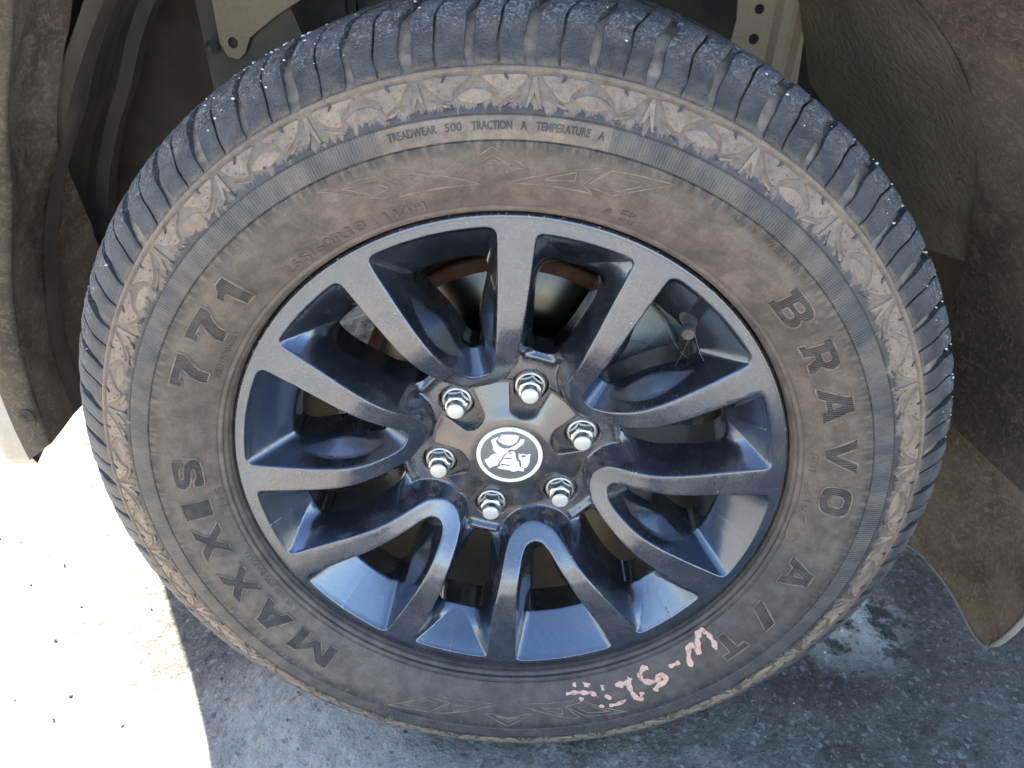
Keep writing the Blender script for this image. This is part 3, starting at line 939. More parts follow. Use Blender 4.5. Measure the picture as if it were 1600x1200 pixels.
# ---- tread blocks of the shoulder
ENV = crom([(.3512, -.0190), (.3580, -.0152), (.3672, -.0086), (.3760, -.0010), (.3833, .0075), (.3882, .0175), (.3903, .0310), (.3910, .0450)], 5)
def shoulder_block(width_deg, slot_at, seed):
    r_ = np.random.default_rng(seed)
    V, F = [], []
    ns = len(ENV)
    def skew(q):                      # grooves sweep round as they run over the shoulder
        s = q / (ns - 1)
        return R(3.4) * max(0, s - .25) ** 1.5 + R(.09) * math.sin(s * 9)
    w = R(width_deg)
    segs = [(-w / 2, w * (slot_at - .5) - R(.15)), (w * (slot_at - .5) + R(.15), w / 2)]
    nu = 7
    for (a0, a1) in segs:
        o = len(V)
        for i in range(nu):
            u = i / (nu - 1)
            for q in range(ns):
                r, y = ENV[q]
                s = q / (ns - 1)
                jag = (R(.10) * math.sin(q * .45 + seed) + R(.05) * (r_.random() - .5)) if i in (0, nu - 1) else 0
                a = a0 + (a1 - a0) * u + skew(q) + jag
                edge = 1 if i in (0, nu - 1) or q in (0, ns - 1) else 0
                t = ENV[min(q + 1, ns - 1)] - ENV[max(q - 1, 0)]; nr, ny = t[1] , -t[0]; l = math.hypot(nr, ny); nr, ny = nr / l, ny / l
                h = -.0009 * edge + (r_.random() - .5) * .0007 * (s > .35)
                # worn dimples
                V.append(((r + nr * h) * math.sin(a), y + ny * h, (r + nr * h) * math.cos(a)))
        F += grid_faces(nu, ns, off=o)
        # sides of the block, down to the carcass
        def skirt(idx):
            o2 = len(V); 
            for j in idx:
                x, yy, z = V[j]; rr_ = math.hypot(x, z); s = ((j - o) % ns) / (ns - 1)
                dep = .0010 + .0075 * min(1, s * 1.5)
                k = (j - o) % ns
                t = ENV[min(k + 1, ns - 1)] - ENV[max(k - 1, 0)]; nr, ny = t[1], -t[0]; l = math.hypot(nr, ny)
                rn = rr_ - nr / l * dep
                V.append((x / rr_ * rn, yy - ny / l * dep, z / rr_ * rn))
            for q in range(len(idx) - 1):
                F.append((idx[q], idx[q + 1], o2 + q + 1, o2 + q))
        skirt([o + q for q in range(ns)])
        skirt([o + (nu - 1) * ns + q for q in range(ns)])
        skirt([o + i * ns for i in range(nu)])
        skirt([o + i * ns + ns - 1 for i in range(nu)])
    me = mesh('tread_block', V, F, 'block')
    weld(me, 1e-6); auto_sharp(me, 40)
    return me
me_b = [shoulder_block(5.25, .50, 1), shoulder_block(5.65, .44, 2), shoulder_block(5.35, .55, 3), shoulder_block(5.6, .5, 4)]
TP = 2 * PI / 54
for k in range(54):
    link('tread_block', me_b[k % 4], tyre, (0, 0, 0), (0, R(-4.25) + k * TP + (R(.22) if k % 2 else 0), 0))
def crown_block(y0, y1, w, sk, seed):
    r_ = np.random.default_rng(seed); V, F = [], []
    nu, nv = 4, 5
    for i in range(nu):
        for q in range(nv):
            y = y0 + (y1 - y0) * q / (nv - 1)
            a = R(w) * (i / (nu - 1) - .5) + R(sk) * (q / (nv - 1) - .5) + R(.3) * (r_.random() - .5)
            edge = i in (0, nu - 1) or q in (0, nv - 1)
            r = .3910 - (.0006 if edge else 0) - .06 * (y - .111) ** 2 + (r_.random() - .5) * .0004
            V.append((r * math.sin(a), y, r * math.cos(a)))
    F += grid_faces(nu, nv)
    per = [i * nv for i in range(nu)] + [(nu - 1) * nv + q for q in range(1, nv)] + [i * nv + nv - 1 for i in range(nu - 2, -1, -1)] + [q for q in range(nv - 2, 0, -1)]
    o = len(V)
    for j in per:
        x, y, z = V[j]; V.append((x * .977, y, z * .977))
    for q in range(len(per)):
        p = (q + 1) % len(per); F.append((per[q], per[p], o + p, o + q))
    me = mesh('tread_block', V, F, 'block'); auto_sharp(me, 40)
    return me
mc = [crown_block(.052, .100, 5.3, 2.5, 5), crown_block(.108, .156, 5.3, -2.5, 6)]
for row in range(2):
    for k in range(54):
        link('tread_block', mc[row], tyre, (0, 0, 0), (0, R(-1.5) + k * TP + row * TP / 2, 0))
# inner shoulder, out of the camera's sight
V_, F_ = [], []
base = me_b[0]
bv = np.array([p.co[:] for p in base.vertices]); bf = [tuple(p.vertices) for p in base.polygons]
bv[:, 1] = .222 - bv[:, 1]
for k in range(54):
    a = k * TP; c, s = math.cos(a), math.sin(a)
    o = len(V_)
    V_ += [(x * c + z * s, y, -x * s + z * c) for x, y, z in bv]; F_ += [tuple(i + o for i in q[::-1]) for q in bf]
ib = build('tread_blocks', V_, F_, 'block', tyre)
ib['kind'] = 'stuff'

# ---- moulded ornaments of the sidewall band
def plate(poly, h=.0010, rim=.0008, dots=()):
    """raised plate with bevelled edge; poly in (r mm, angle deg)"""
    P = np.array([(p[1] * 5.9, p[0]) for p in poly], float)      # near-isotropic millimetres at r = 338
    if ((P[:, 0] * np.roll(P[:, 1], -1)) - (np.roll(P[:, 0], -1) * P[:, 1])).sum() < 0: P = P[::-1]
    n = len(P)
    T = np.roll(P, -1, 0) - np.roll(P, 1, 0); N = np.stack([-T[:, 1], T[:, 0]], 1); N /= np.hypot(*N.T)[:, None] + 1e-9
    inn = P + N * rim * 1e3
    conv = lambda q, hh: wp(q[1] / 1e3, R(q[0] / 5.9), hh)
    V = [conv(p, -.0004) for p in P] + [conv(p, h) for p in inn]
    F = [(i, (i + 1) % n, n + (i + 1) % n, n + i) for i in range(n)]
    p2, t2 = ear_fill([tuple(p) for p in inn])
    o = len(V); V += [conv(p, h) for p in p2]; F += [tuple(i + o for i in t) for t in t2]
    for (dr, da) in dots:
        o = len(V); k = 8; dd = .65
        for hh, rd in ((h - .0001, dd), (h + .0008, dd * .8), (h + .0011, .02)):
            for i in range(k):
                t = 2 * PI * i / k; V.append(wp((dr + rd * math.sin(t)) / 1e3, R(da + rd * math.cos(t) / 5.9), hh))
        for ring in range(2):
            for i in range(k): F.append((o + ring * k + i, o + ring * k + (i + 1) % k, o + (ring + 1) * k + (i + 1) % k, o + (ring + 1) * k + i))
    return V, F
def smooth_poly(pts, n=4):
    P = crom([(p[0], p[1] * 5.9) for p in pts], n, True)
    return [(p[0], p[1] / 5.9) for p in P]
shield = smooth_poly([(345.6, .85), (341.0, 1.15), (335.5, 1.95), (331.6, 2.95), (330.4, 3.55), (331.2, 4.1), (335.2, 4.25), (338.6, 4.75), (341.4, 5.5), (343.6, 6.1), (345.4, 6.0), (345.8, 3.4)])
dots = [(341.8, 1.75), (337.0, 2.5), (333.6, 3.35), (341.2, 4.6)]
mirror = lambda P: [(r, -a) for r, a in P]
oval = smooth_poly([(338.9, 6.67), (337.6, 7.9), (334.4, 8.9), (331.2, 8.6), (328.9, 7.4), (328.2, 6.67), (328.9, 5.9), (331.2, 4.75), (334.4, 4.4), (337.6, 5.4)])
claw = [(344.6, .25), (344.6, -.25), (336.5, -.55), (327.0, -.95), (326.2, -1.25), (325.8, -.7), (333.0, -.1), (335.0, 0), (333.0, .1), (325.8, .7), (326.2, 1.25), (327.0, .95), (336.5, .55)]
spur = smooth_poly([(333.5, 1.5), (330.5, 2.1), (327.6, 3.0), (325.7, 4.1), (328.1, 3.9), (329.6, 3.2), (330.6, 2.6)], 3)
hook = [(345.7, 3.05), (345.6, 3.45), (343.6, 3.40), (341.6, 2.95), (343.6, 3.0)]
me_sh = mesh('sidewall_plate', *plate(shield, .0014, .0008, dots), 'lug')
me_sm = mesh('sidewall_plate', *plate(mirror(shield), .0014, .0008, mirror(dots)), 'lug')
me_ov = mesh('sidewall_lens', *plate(oval, .0011, .0018), 'lug')
me_cl = mesh('sidewall_claw', *plate(claw, .0012, .0004), 'lug', smooth=False)
me_sp1 = mesh('sidewall_spur', *plate(spur, .0011, .0004), 'lug')
me_sp2 = mesh('sidewall_spur', *plate(mirror(spur), .0011, .0004), 'lug')
me_hk = mesh('sidewall_hook', *plate(hook, .0024, .0002), 'darktext', smooth=False)
me_hm = mesh('sidewall_hook', *plate(mirror(hook), .0024, .0002), 'darktext', smooth=False)
for m_ in (me_sh, me_sm, me_ov, me_sp1, me_sp2): auto_sharp(m_, 40)
for k in range(27):
    rot = (0, R(-.1) + k * 2 * PI / 27, 0)
    link('sidewall_plate', me_sh, tyre, (0, 0, 0), rot); link('sidewall_plate', me_sm, tyre, (0, 0, 0), rot)
    link('sidewall_lens', me_ov, tyre, (0, 0, 0), rot); link('sidewall_claw', me_cl, tyre, (0, 0, 0), rot)
    link('sidewall_spur', me_sp1, tyre, (0, 0, 0), rot); link('sidewall_spur', me_sp2, tyre, (0, 0, 0), rot)
    link('sidewall_hook', me_hk, tyre, (0, 0, 0), rot); link('sidewall_hook', me_hm, tyre, (0, 0, 0), rot)

# ---- raised lines, letters, small print
def ridge(paths, w=.0011, h=.0007, closed=True):
    """raised bead along paths of (r m, angle rad)"""
    V, F = [], []
    for P in paths:
        P = np.array(P, float); n = len(P)
        X = np.stack([P[:, 1] * .282, P[:, 0]], 1)
        T = (np.roll(X, -1, 0) - np.roll(X, 1, 0)) if closed else np.gradient(X, axis=0)
        N = np.stack([-T[:, 1], T[:, 0]], 1); N /= np.hypot(*N.T)[:, None] + 1e-12
        o = len(V)
        for x, nn in zip(X, N):
            for s, hh in ((-.5, -.0002), (-.22, h), (.22, h), (.5, -.0002)):
                q = x + nn * s * w
                V.append(wp(q[1], q[0] / .282, hh))
        F += grid_faces(n, 4, closed, o)
    return V, F

# big block letters, drawn on a unit-high field: (x, y), outline then holes
def ell(cx, cy, rx, ry, n=20, p=2.0):
    return [(cx + rx * math.copysign(abs(math.cos(t)) ** (2 / p), math.cos(t)), cy + ry * math.copysign(abs(math.sin(t)) ** (2 / p), math.sin(t))) for t in np.linspace(0, 2 * PI, n, endpoint=False)]
GL = {
 'B': (1.28, [[(0, 0), (.85, 0), (1.08, .04), (1.22, .14), (1.28, .28), (1.24, .42), (1.10, .52), (1.20, .60), (1.24, .74), (1.18, .88), (1.02, .97), (.8, 1), (0, 1), (0, .74), (.14, .74), (.14, .26), (0, .26)],
              [(.48, .22), (.48, .42), (.80, .42), (.88, .38), (.88, .27), (.80, .22)], [(.48, .60), (.48, .78), (.76, .78), (.84, .74), (.84, .64), (.76, .60)]]),
 'R': (1.24, [[(0, 0), (.50, 0), (.50, .32), (.62, .32), (.86, 0), (1.24, 0), (1.24, .14), (.98, .40), (1.14, .50), (1.20, .68), (1.14, .86), (.98, .97), (.78, 1), (0, 1), (0, .76), (.12, .76), (.12, .24), (0, .24)],
              [(.48, .54), (.48, .77), (.74, .77), (.82, .72), (.82, .59), (.74, .54)]]),
 'A': (1.36, [[(0, 0), (.40, 0), (.48, .18), (.88, .18), (.96, 0), (1.36, 0), (.98, .82), (.98, 1), (.40, 1), (.40, .82)], [(.58, .38), (.68, .66), (.78, .38)]]),
 'V': (1.36, [[(.50, 0), (.86, 0), (1.36, 1), (.98, 1), (.68, .36), (.38, 1), (0, 1)]]),
 'O': (1.26, [ell(.63, .5, .63, .5, 28, 3.0), ell(.63, .5, .24, .24, 16, 3.0)]),
 '/': (.60, [[(0, 0), (.30, 0), (.60, 1), (.30, 1)]]),
 'T': (1.1, [[(.36, 0), (.74, 0), (.74, .72), (1.1, .72), (1.1, 1), (0, 1), (0, .72), (.36, .72)]]),
 'M': (1.62, [[(0, 0), (.38, 0), (.38, .52), (.70, .1), (.92, .1), (1.24, .52), (1.24, 0), (1.62, 0), (1.62, 1), (1.24, 1), (.81, .46), (.38, 1), (0, 1)]]),
 'X': (1.36, [[(0, 0), (.42, 0), (.68, .30), (.94, 0), (1.36, 0), (.92, .50), (1.36, 1), (.94, 1), (.68, .70), (.42, 1), (0, 1), (.44, .50)]]),
 'I': (.42, [[(0, 0), (.42, 0), (.42, 1), (0, 1)]]),
 'S': (1.2, [[(0, .06), (.14, .0), (.75, 0), (1.02, .06), (1.17, .18), (1.2, .32), (1.14, .46), (1.0, .55), (.78, .60), (.48, .64), (.42, .69), (.46, .75), (.60, .77), (.82, .74), (.92, .66), (1.16, .66), (1.16, .96), (1.0, 1), (.42, 1), (.16, .94), (.03, .82), (0, .68), (.06, .54), (.20, .45), (.42, .40), (.72, .36), (.78, .31), (.74, .25), (.58, .23), (.36, .26), (.26, .36), (0, .36)]]),
 '7': (1.12, [[(.22, 0), (.64, 0), (.72, .30), (.90, .54), (1.12, .74), (1.12, 1), (0, 1), (0, .64), (.22, .64), (.26, .74), (.62, .74), (.40, .48), (.26, .22)]]),
 '1': (.74, [[(.28, 0), (.72, 0), (.72, 1), (.34, 1), (.20, .84), (0, .78), (0, .56), (.28, .62)]]),
}
def big_letter(ch, a_c, r0=.2685, r1=.2925, width=None):
    w, loops = GL[ch]
    hgt = r1 - r0; rm = (r0 + r1) / 2
    wid = width if width else w * hgt
    def tr(p):
        return (r0 + p[1] * hgt, R(a_c) + (p[0] / w - .5) * wid / rm)
    L2 = []
    for lp in loops:
        P = []
        for i in range(len(lp)):
            a, b = np.array(lp[i]), np.array(lp[(i + 1) % len(lp)])
            k = max(1, int(np.hypot(*(b - a)) / .14))
            P += [tuple(a + (b - a) * t / k) for t in range(k)]
        L2.append(P)
    p2, t2 = ear_fill(L2[0], L2[1:])
    V = [wp(*tr(p), .0002) for p in p2]; F = [tuple(t) for t in t2]; MI = [0] * len(F)
    v2, f2 = ridge([[tr(p) for p in lp] for lp in L2], .0016, .0013)
    o = len(V); V += v2; F += [tuple(i + o for i in q) for q in f2]; MI += [1] * len(f2)
    build('letter', V, F, ['letter', 'ridge'], tyre, midx=MI)
WID = {}
for ch, a0, a1 in (('B', 42.7, 49.2), ('R', 52.9, 58.8), ('A', 61.8, 69.3), ('V', 72.3, 79.4), ('O', 82.5, 88.8), ('A', 100.1, 107.4), ('/', 112.8, 118.2), ('T', 122.6, 128.3),
                   ('M', -143.6, -133.8), ('A', -131.4, -123.2), ('X', -121.0, -113.0), ('X', -109.9, -102.0), ('I', -100.0, -96.2), ('S', -93.1, -86.6), ('7', -71.3, -65.0), ('7', -61.9, -55.6), ('1', -53.0, -49.2)):
    big_letter(ch, (a0 + a1) / 2, .2698 if a0 > 0 and a0 < 99 else .2672, .2938 if -75 < a0 < 99 else .2900, width=R(a1 - a0) * .281)

def small_text(txt, r0, hgt, a0, a1, mat='lug', h=.0007, bold=.0, flip=False, offset_only=False):
    cu = bpy.data.curves.new('print', 'FONT')
    cu.body = txt; cu.size = 1.0; cu.offset = bold; cu.resolution_u = 3
    cu.extrude = .5
    ob = bpy.data.objects.new('print', cu); col.objects.link(ob)
    dg = bpy.context.evaluated_depsgraph_get()
    me = bpy.data.meshes.new_from_object(ob.evaluated_get(dg))
    bpy.data.objects.remove(ob); bpy.data.curves.remove(cu)
    v = np.array([p.co[:] for p in me.vertices]); f = [tuple(p.vertices) for p in me.polygons]
    bpy.data.meshes.remove(me)
    x0, x1 = v[:, 0].min(), v[:, 0].max(); y0, y1 = v[:, 1].min(), v[:, 1].max()
    X = (v[:, 0] - x0) / (x1 - x0); Y = (v[:, 1] - y0) / (y1 - y0)
    V = [wp(r0 + yy * hgt, R(a0 + (a1 - a0) * xx), h if zz > 0 else -.0005) for xx, yy, zz in zip(X, Y, v[:, 2])]
    return build('lettering', V, f, mat, tyre, smooth=False)
small_text('265/60R18', .2592, .0080, -42.9, -26.4, bold=.01)
small_text('114H', .2590, .0075, -22.9, -16.2, bold=.01)
small_text('REINFORCED', .2597, .0047, -68.4, -58.0, bold=.012)
small_text('M+S', .2560, .0065, -101.6, -94.6, bold=.012)
small_text('TUBELESS RADIAL', .2566, .0042, -128.6, -111.0, bold=.012)
small_text('TREADWEAR', .3128, .0056, -17.9, -11.7, 'darktext', .0009, .02)
small_text('500', .3128, .0056, -10.7, -8.6, 'darktext', .0009, .02)
small_text('TRACTION', .3128, .0056, -7.4, -2.5, 'darktext', .0009, .02)
small_text('A', .3128, .0056, -1.5, -.7, 'darktext', .0009, .02)
small_text('TEMPERATURE', .3128, .0056, .4, 7.0, 'darktext', .0009, .02)
small_text('A', .3128, .0056, 8.0, 8.8, 'darktext', .0009, .02)
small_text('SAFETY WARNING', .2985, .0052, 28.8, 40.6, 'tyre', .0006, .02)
small_text('E', .2636, .0026, 12.2, 12.7)
small_text('0234', .2655, .0038, 14.4, 17.0)
small_text('0252', .2590, .0036, 14.6, 17.2)
small_text('DOT', .2598, .0046, 76.4, 80.8)
small_text('2418', .2588, .0052, 83.0, 90.0)
def line_art(paths, w=.0010, h=.0006, closed=True, name='sidewall_line'):
    V, F = ridge([[(r / 1e3, R(a)) for r, a in P] for P in paths], w, h, closed)
    return build(name, V, F, 'ridge', tyre)
circ = lambda rc, ac, rad, n=28: [(rc + rad * math.sin(t), ac + math.degrees(rad * math.cos(t) / rc)) for t in np.linspace(0, 2 * PI, n, endpoint=False)]
line_art([circ(264.9, 12.45, 3.1)], .0007, .0006)
line_art([circ(263.5, 145.8, 3.1)], .0007, .0006)
rb = []
for t in np.linspace(0, 2 * PI, 40, endpoint=False):
    c, s = math.cos(t), math.sin(t)
    rb.append((260.3 + 5.2 * math.copysign(abs(s) ** .6, s), 93.9 + 3.4 * math.copysign(abs(c) ** .5, c)))
line_art([rb], .0009, .0006)
def dens(P, k=7):
    out = []
    for i in range(len(P)):
        a, b = np.array(P[i]), np.array(P[(i + 1) % len(P)])
        out += [tuple(a + (b - a) * t / k) for t in range(k)]
    return out
ORN = [[(301.6, -5.0), (285.0, -10.2), (287.2, -7.6), (291.0, -5.0), (287.4, -2.4), (285.6, .2)],
       [(296, -5.0), (288.8, -7.6), (292.4, -5.0), (288.8, -2.5)],
       [(299, -29.2), (294.6, -21.2), (280.0, -17.7), (277.2, -21.6)], [(294, -26.2), (290.5, -21.8), (283.0, -19.9), (281.5, -22.4)],
       [(294.9, -20.0), (294.6, -18.2), (274.6, -6.9), (275.0, -19.4), (280.4, -17.4)], [(288.8, -16.6), (279.0, -12.0), (281.8, -16.4)],
       [(275.2, -3.2), (294.9, 9.2), (294.8, 10.0), (280.4, 7.6), (275.0, 9.4)], [(279.4, 1.8), (288.6, 6.4), (281.8, 6.4)],
       [(295.0, 10.9), (300.5, 19.6), (277.6, 12.2), (280.2, 8.1)], [(291.0, 12.0), (294.2, 16.6), (281.8, 12.6), (283.2, 10.2)]]
for P in ORN:
    line_art([dens(P)], .0011, .0007)
for P in ORN:
    line_art([dens([(r, a + 181.5) for r, a in P])], .0011, .0007)

# ---- pink marker writing on the sidewall
PAINT = [[(272.9, 128.52), (271.7, 127.77), (266.4, 127.61), (260.5, 127.46), (256.3, 128.08), (256.9, 129.42), (261.3, 130.52), (271.2, 131.83)], [(271.2, 131.83), (262.9, 131.99), (260.7, 132.71), (267.4, 134.12), (277.2, 135.19)], [(268.8, 139.24), (268.9, 136.68)], [(262.9, 143.63), (261.7, 144.82), (266.7, 146.16), (273.1, 145.62), (275.8, 143.4), (271.9, 141.89), (278.7, 141.23), (281.2, 143.5), (285.1, 144.75)], [(268.4, 152.17), (269.1, 150.55), (269.0, 149.14), (265.5, 148.34)], [(269.0, 149.14), (277.1, 149.4), (286.5, 148.92), (288.0, 148.13), (281.4, 147.31)], [(258.7, 161.32), (262.4, 160.82)], [(260.2, 158.29), (264.4, 158.57)], [(265.1, 154.98), (270.5, 155.13)], [(268.0, 163.44), (267.4, 161.51), (268.6, 159.66), (270.4, 157.86), (275.3, 156.57)], [(272.3, 160.68), (276.0, 160.08)], [(274.9, 155.19), (279.9, 153.97)], [(285.1, 157.07), (286.0, 155.96)], [(286.5, 154.96), (287.1, 153.44), (285.0, 151.17)]]
PW = [4.6, 4.8, 3.8, 4.6, 5.0, 4.6, 3.6, 6.5, 3.4, 3.6, 3.6, 3.4, 3.6, 3.6]
V_, F_ = [], []
for k, (P, w) in enumerate(zip(PAINT, PW)):
    w *= 1.2
    X = np.array([(R(a) * 270, r) for r, a in P])
    X = crom(X, 6) if len(X) > 2 else np.linspace(X[0], X[1], 7)
    T = np.gradient(X, axis=0); N = np.stack([-T[:, 1], T[:, 0]], 1); N /= np.hypot(*N.T)[:, None] + 1e-9
    o = len(V_); n = len(X)
    for i, (x, nn) in enumerate(zip(X, N)):
        ww = w * (.85 + .25 * math.sin(i * .9 + k)) * (1 if 0 < i < n - 1 else .72)
        for s in (-.5, -.2, .2, .5):
            q = x + nn * s * ww + (rng.random(2) - .5) * .6
            V_.append(wp(q[1] / 1e3, q[0] / 270, .0009 if abs(s) < .4 else .0006))
    F_ += grid_faces(n, 4, False, o)
pm = build('marker_writing', V_, F_, 'pink_paint', tyre)
pm['label'] = 'pink hand-painted marker writing on the lower sidewall'

# ---- grit stuck to the tread
spots, sizes = [], []
for i in range(150):
    q = int(rng.integers(12, len(ENV))); r, y = ENV[q]
    a = R(rng.choice([rng.uniform(-75, 80), rng.uniform(-40, -20), rng.uniform(35, 80)]))
    spots.append((r * math.sin(a), y, r * math.cos(a))); sizes.append(.0004 + .0012 * rng.random() ** 3)
for i in range(46):
    a = R(rng.normal(-29, 3)) if i % 2 else R(rng.normal(62, 6)); r = .3905
    spots.append((r * math.sin(a), .03 + .03 * rng.random(), r * math.cos(a))); sizes.append(.001 + .0013 * rng.random())
v, f, _ = scatter(spots, sizes)
gr = build('grit', v, f, 'grit', tyre, smooth=False)
gr['kind'] = 'stuff'

# ---- cobweb strands in the windows
web = thing('cobweb', 'fine pale cobweb strands across the spoke windows beside the valve', 'cobweb', (0, 0, 0))
def strand(pts, rad=.00008):
    V, F = [], []
    P = [Vector(p) for p in pts]
    for i, p in enumerate(P):
        t = (P[min(i + 1, len(P) - 1)] - P[max(i - 1, 0)]).normalized(); u = t.orthogonal().normalized(); w = t.cross(u)
        V += [tuple(p + (u * math.cos(k * PI * 2 / 3) + w * math.sin(k * PI * 2 / 3)) * rad) for k in range(3)]
    for i in range(len(P) - 1):
        for k in range(3): F.append((i * 3 + k, i * 3 + (k + 1) % 3, i * 3 + 3 + (k + 1) % 3, i * 3 + 3 + k))
    return V, F
def pol3(r, a, y): return (r * math.sin(R(a)), y, r * math.cos(R(a)) + ZC)
for A, B, sag in ((pol3(.196, 21, .027), pol3(.164, 25, -.006), .004), (pol3(.192, 22, .027), pol3(.152, 23, .004), .005), (pol3(.196, 33, .028), pol3(.165, 36, .03), .003), (pol3(.2, 38, .018), pol3(.16, 40, .028), .004),
                  (pol3(.205, 44, .014), pol3(.17, 52, .028), .004), (pol3(.21, 43, .01), pol3(.2, 52, .016), .003), (pol3(.2, 36, .02), pol3(.19, 50, .02), .006)):
    A, B = Vector(A), Vector(B)
    build('strand', *strand([A.lerp(B, t) - Vector((0, 0, sag * 4 * t * (1 - t))) for t in np.linspace(0, 1, 9)]), 'web', web)

# ================================================================== THE CAR ROUND THE WHEEL
car = thing('car', 'dusty cream car body round the wheel, with wheel arch liners and mud flap', 'car', (0, 0, 0))
CL = (0, 0, ZC)

def rev_panel(a0, a1, y0, y1, rfun, na=60, ny=24, yfun=None, seed=0, amp=.0):
    """arch lining: sheet bent round the axle, angle in degrees; rfun(a, s) -> radius, s from 0 (outer) to 1 (inner)"""
    V = []
    for i in range(na):
        a = a0 + (a1 - a0) * i / (na - 1)
        for q in range(ny):
            s = q / (ny - 1)
            yo, yi = (yfun(a) if yfun else (y0, y1))
            r = rfun(a, s) + amp * (vnoise(np.array([i * .35]), np.array([q * .35]), seed)[0] - .5)
            V.append((r * math.sin(R(a)), yo + (yi - yo) * s, r * math.cos(R(a))))
    return V, grid_faces(na, ny, flip=True)

# ---- front of the arch: fibre lining and the flange of the bumper
ip = lambda x, xs, ys: float(np.interp(x, xs, ys))
fr = lambda a, s: ip(a, [-99, -85, -65, -50, -35], [.478, .480, .487, .520, .575]) + .010 * math.sin(s * 3.0) * (1 if a > -80 else .5)
v, f = rev_panel(-97.3, -30, .08, .15, fr, 70, 20, lambda a: (ip(a, [-98, -70, -50, -30], [.080, .080, .060, .040]), ip(a, [-98, -82, -72, -62, -45, -30], [.270, .265, .215, .150, .145, .16])), 3, .004)
build('arch_lining', v, f, 'felt', car, CL)
# flange: strip facing outward along the lining's outer edge, then the bumper skin
V_, F_ = [], []
na = 40
for i in range(na):
    a = -97.3 + (67.3) * i / (na - 1)
    r0 = fr(a, 0); yo = ip(a, [-98, -70, -50, -30], [.080, .080, .060, .040])
    wd = ip(a, [-98, -92, -75, -50, -30], [.030, .031, .034, .030, .022])
    for dr, dy in ((0, .006), (-.0015, .001), (.001, -.003), (.012, -.005), (wd - .004, -.003), (wd, .001), (wd + .004, .008)):
        a2 = a - 2.2 * max(0, dr) / wd * max(0, 1 - i / 8)
        V_.append(((r0 + dr) * math.sin(R(a2)), yo + dy, (r0 + dr) * math.cos(R(a2))))
F_ = grid_faces(na, 7)
build('bumper_flange', V_, F_, 'feltdark', car, CL)
def bolt(name, loc, rot, s=1.0, mat='chrome_dusty'):
    v, f = lathe([(.0001, -.0042), (.0045, -.0042), (.0052, -.0034), (.0055, 0), (.0095, .0004), (.0100, .0016), (.0100, .0030)], 20)
    v = [(x * s, y * s, z * s) for x, y, z in v]
    return build(name, v, f, mat, car, loc, rot)
bolt('bolt', (-.4865, .0735, ZC - .026), (0, 0, R(-12)), 1.0, 'feltdark')

# bumper: plan curve from the arch round the corner to the middle of the nose
PLAN = crom([(-.503, .086), (-.540, .096), (-.562, .130), (-.550, .180), (-.530, .238), (-.582, .340), (-.662, .466), (-.750, .600), (-.825, .750), (-.865, .900), (-.875, 1.10), (-.865, 1.30)], 8)  # inset corner is made up, bent so its shadow edge runs beside the tyre
PLAN = np.concatenate([PLAN[PLAN[:, 1] < .9], crom([(-.865, .905), (-.862, 1.10), (-.835, 1.32), (-.770, 1.52), (-.660, 1.66), (-.52, 1.735)], 8)])
prof = [(.050, -.010), (.018, -.052), (.006, -.062), (0, -.050), (-.004, .0), (-.010, .080), (-.006, .160), (.004, .250), (.020, .330), (.060, .352)]
V_ = []
for i, (x, y) in enumerate(PLAN):
    t = PLAN[min(i + 1, len(PLAN) - 1)] - PLAN[max(i - 1, 0)]; nx, ny = -t[1], t[0]; l = math.hypot(nx, ny); nx, ny = -nx / l, -ny / l
    for d, z in prof:
        V_.append((x + nx * d, y + ny * d, z - ip(i, [0, 10, 20, 34], [.034, .046, .030, .0])))
build('bumper', V_, grid_faces(len(PLAN), len(prof)), 'cream', car, CL)
# nose above the bumper, bonnet, wing, door, cab: what throws the shade
NOSE = PLAN * np.array([.96, 1]) + np.array([.0, .03])
prof = [(.06, .352), (.02, .360), (.02, .50), (.05, .60), (.13, .665)]
V_ = []
for i, (x, y) in enumerate(NOSE):
    t = NOSE[min(i + 1, len(NOSE) - 1)] - NOSE[max(i - 1, 0)]; nx, ny = -t[1], t[0]; l = math.hypot(nx, ny); nx, ny = -nx / l, -ny / l
    for d, z in prof: V_.append((x - nx * -d, y - ny * -d, z))
build('nose_panel', V_, grid_faces(len(NOSE), len(prof)), 'cream', car, CL)
def box(name, x0, x1, y0, y1, z0, z1, mat, bev=.01):
    bm = bmesh.new(); bmesh.ops.create_cube(bm, size=1)
    for p in bm.verts: p.co = Vector(((x0 + x1) / 2 + p.co.x * (x1 - x0), (y0 + y1) / 2 + p.co.y * (y1 - y0), (z0 + z1) / 2 + p.co.z * (z1 - z0)))
    bmesh.ops.bevel(bm, geom=bm.edges, offset=bev, segments=2, affect='EDGES')
    me = bpy.data.meshes.new(name); bm.to_mesh(me); bm.free(); me.materials.append(M[mat])
    me.polygons.foreach_set('use_smooth', [True] * len(me.polygons)); auto_sharp(me, 40)
    return link(name, me, car, CL)
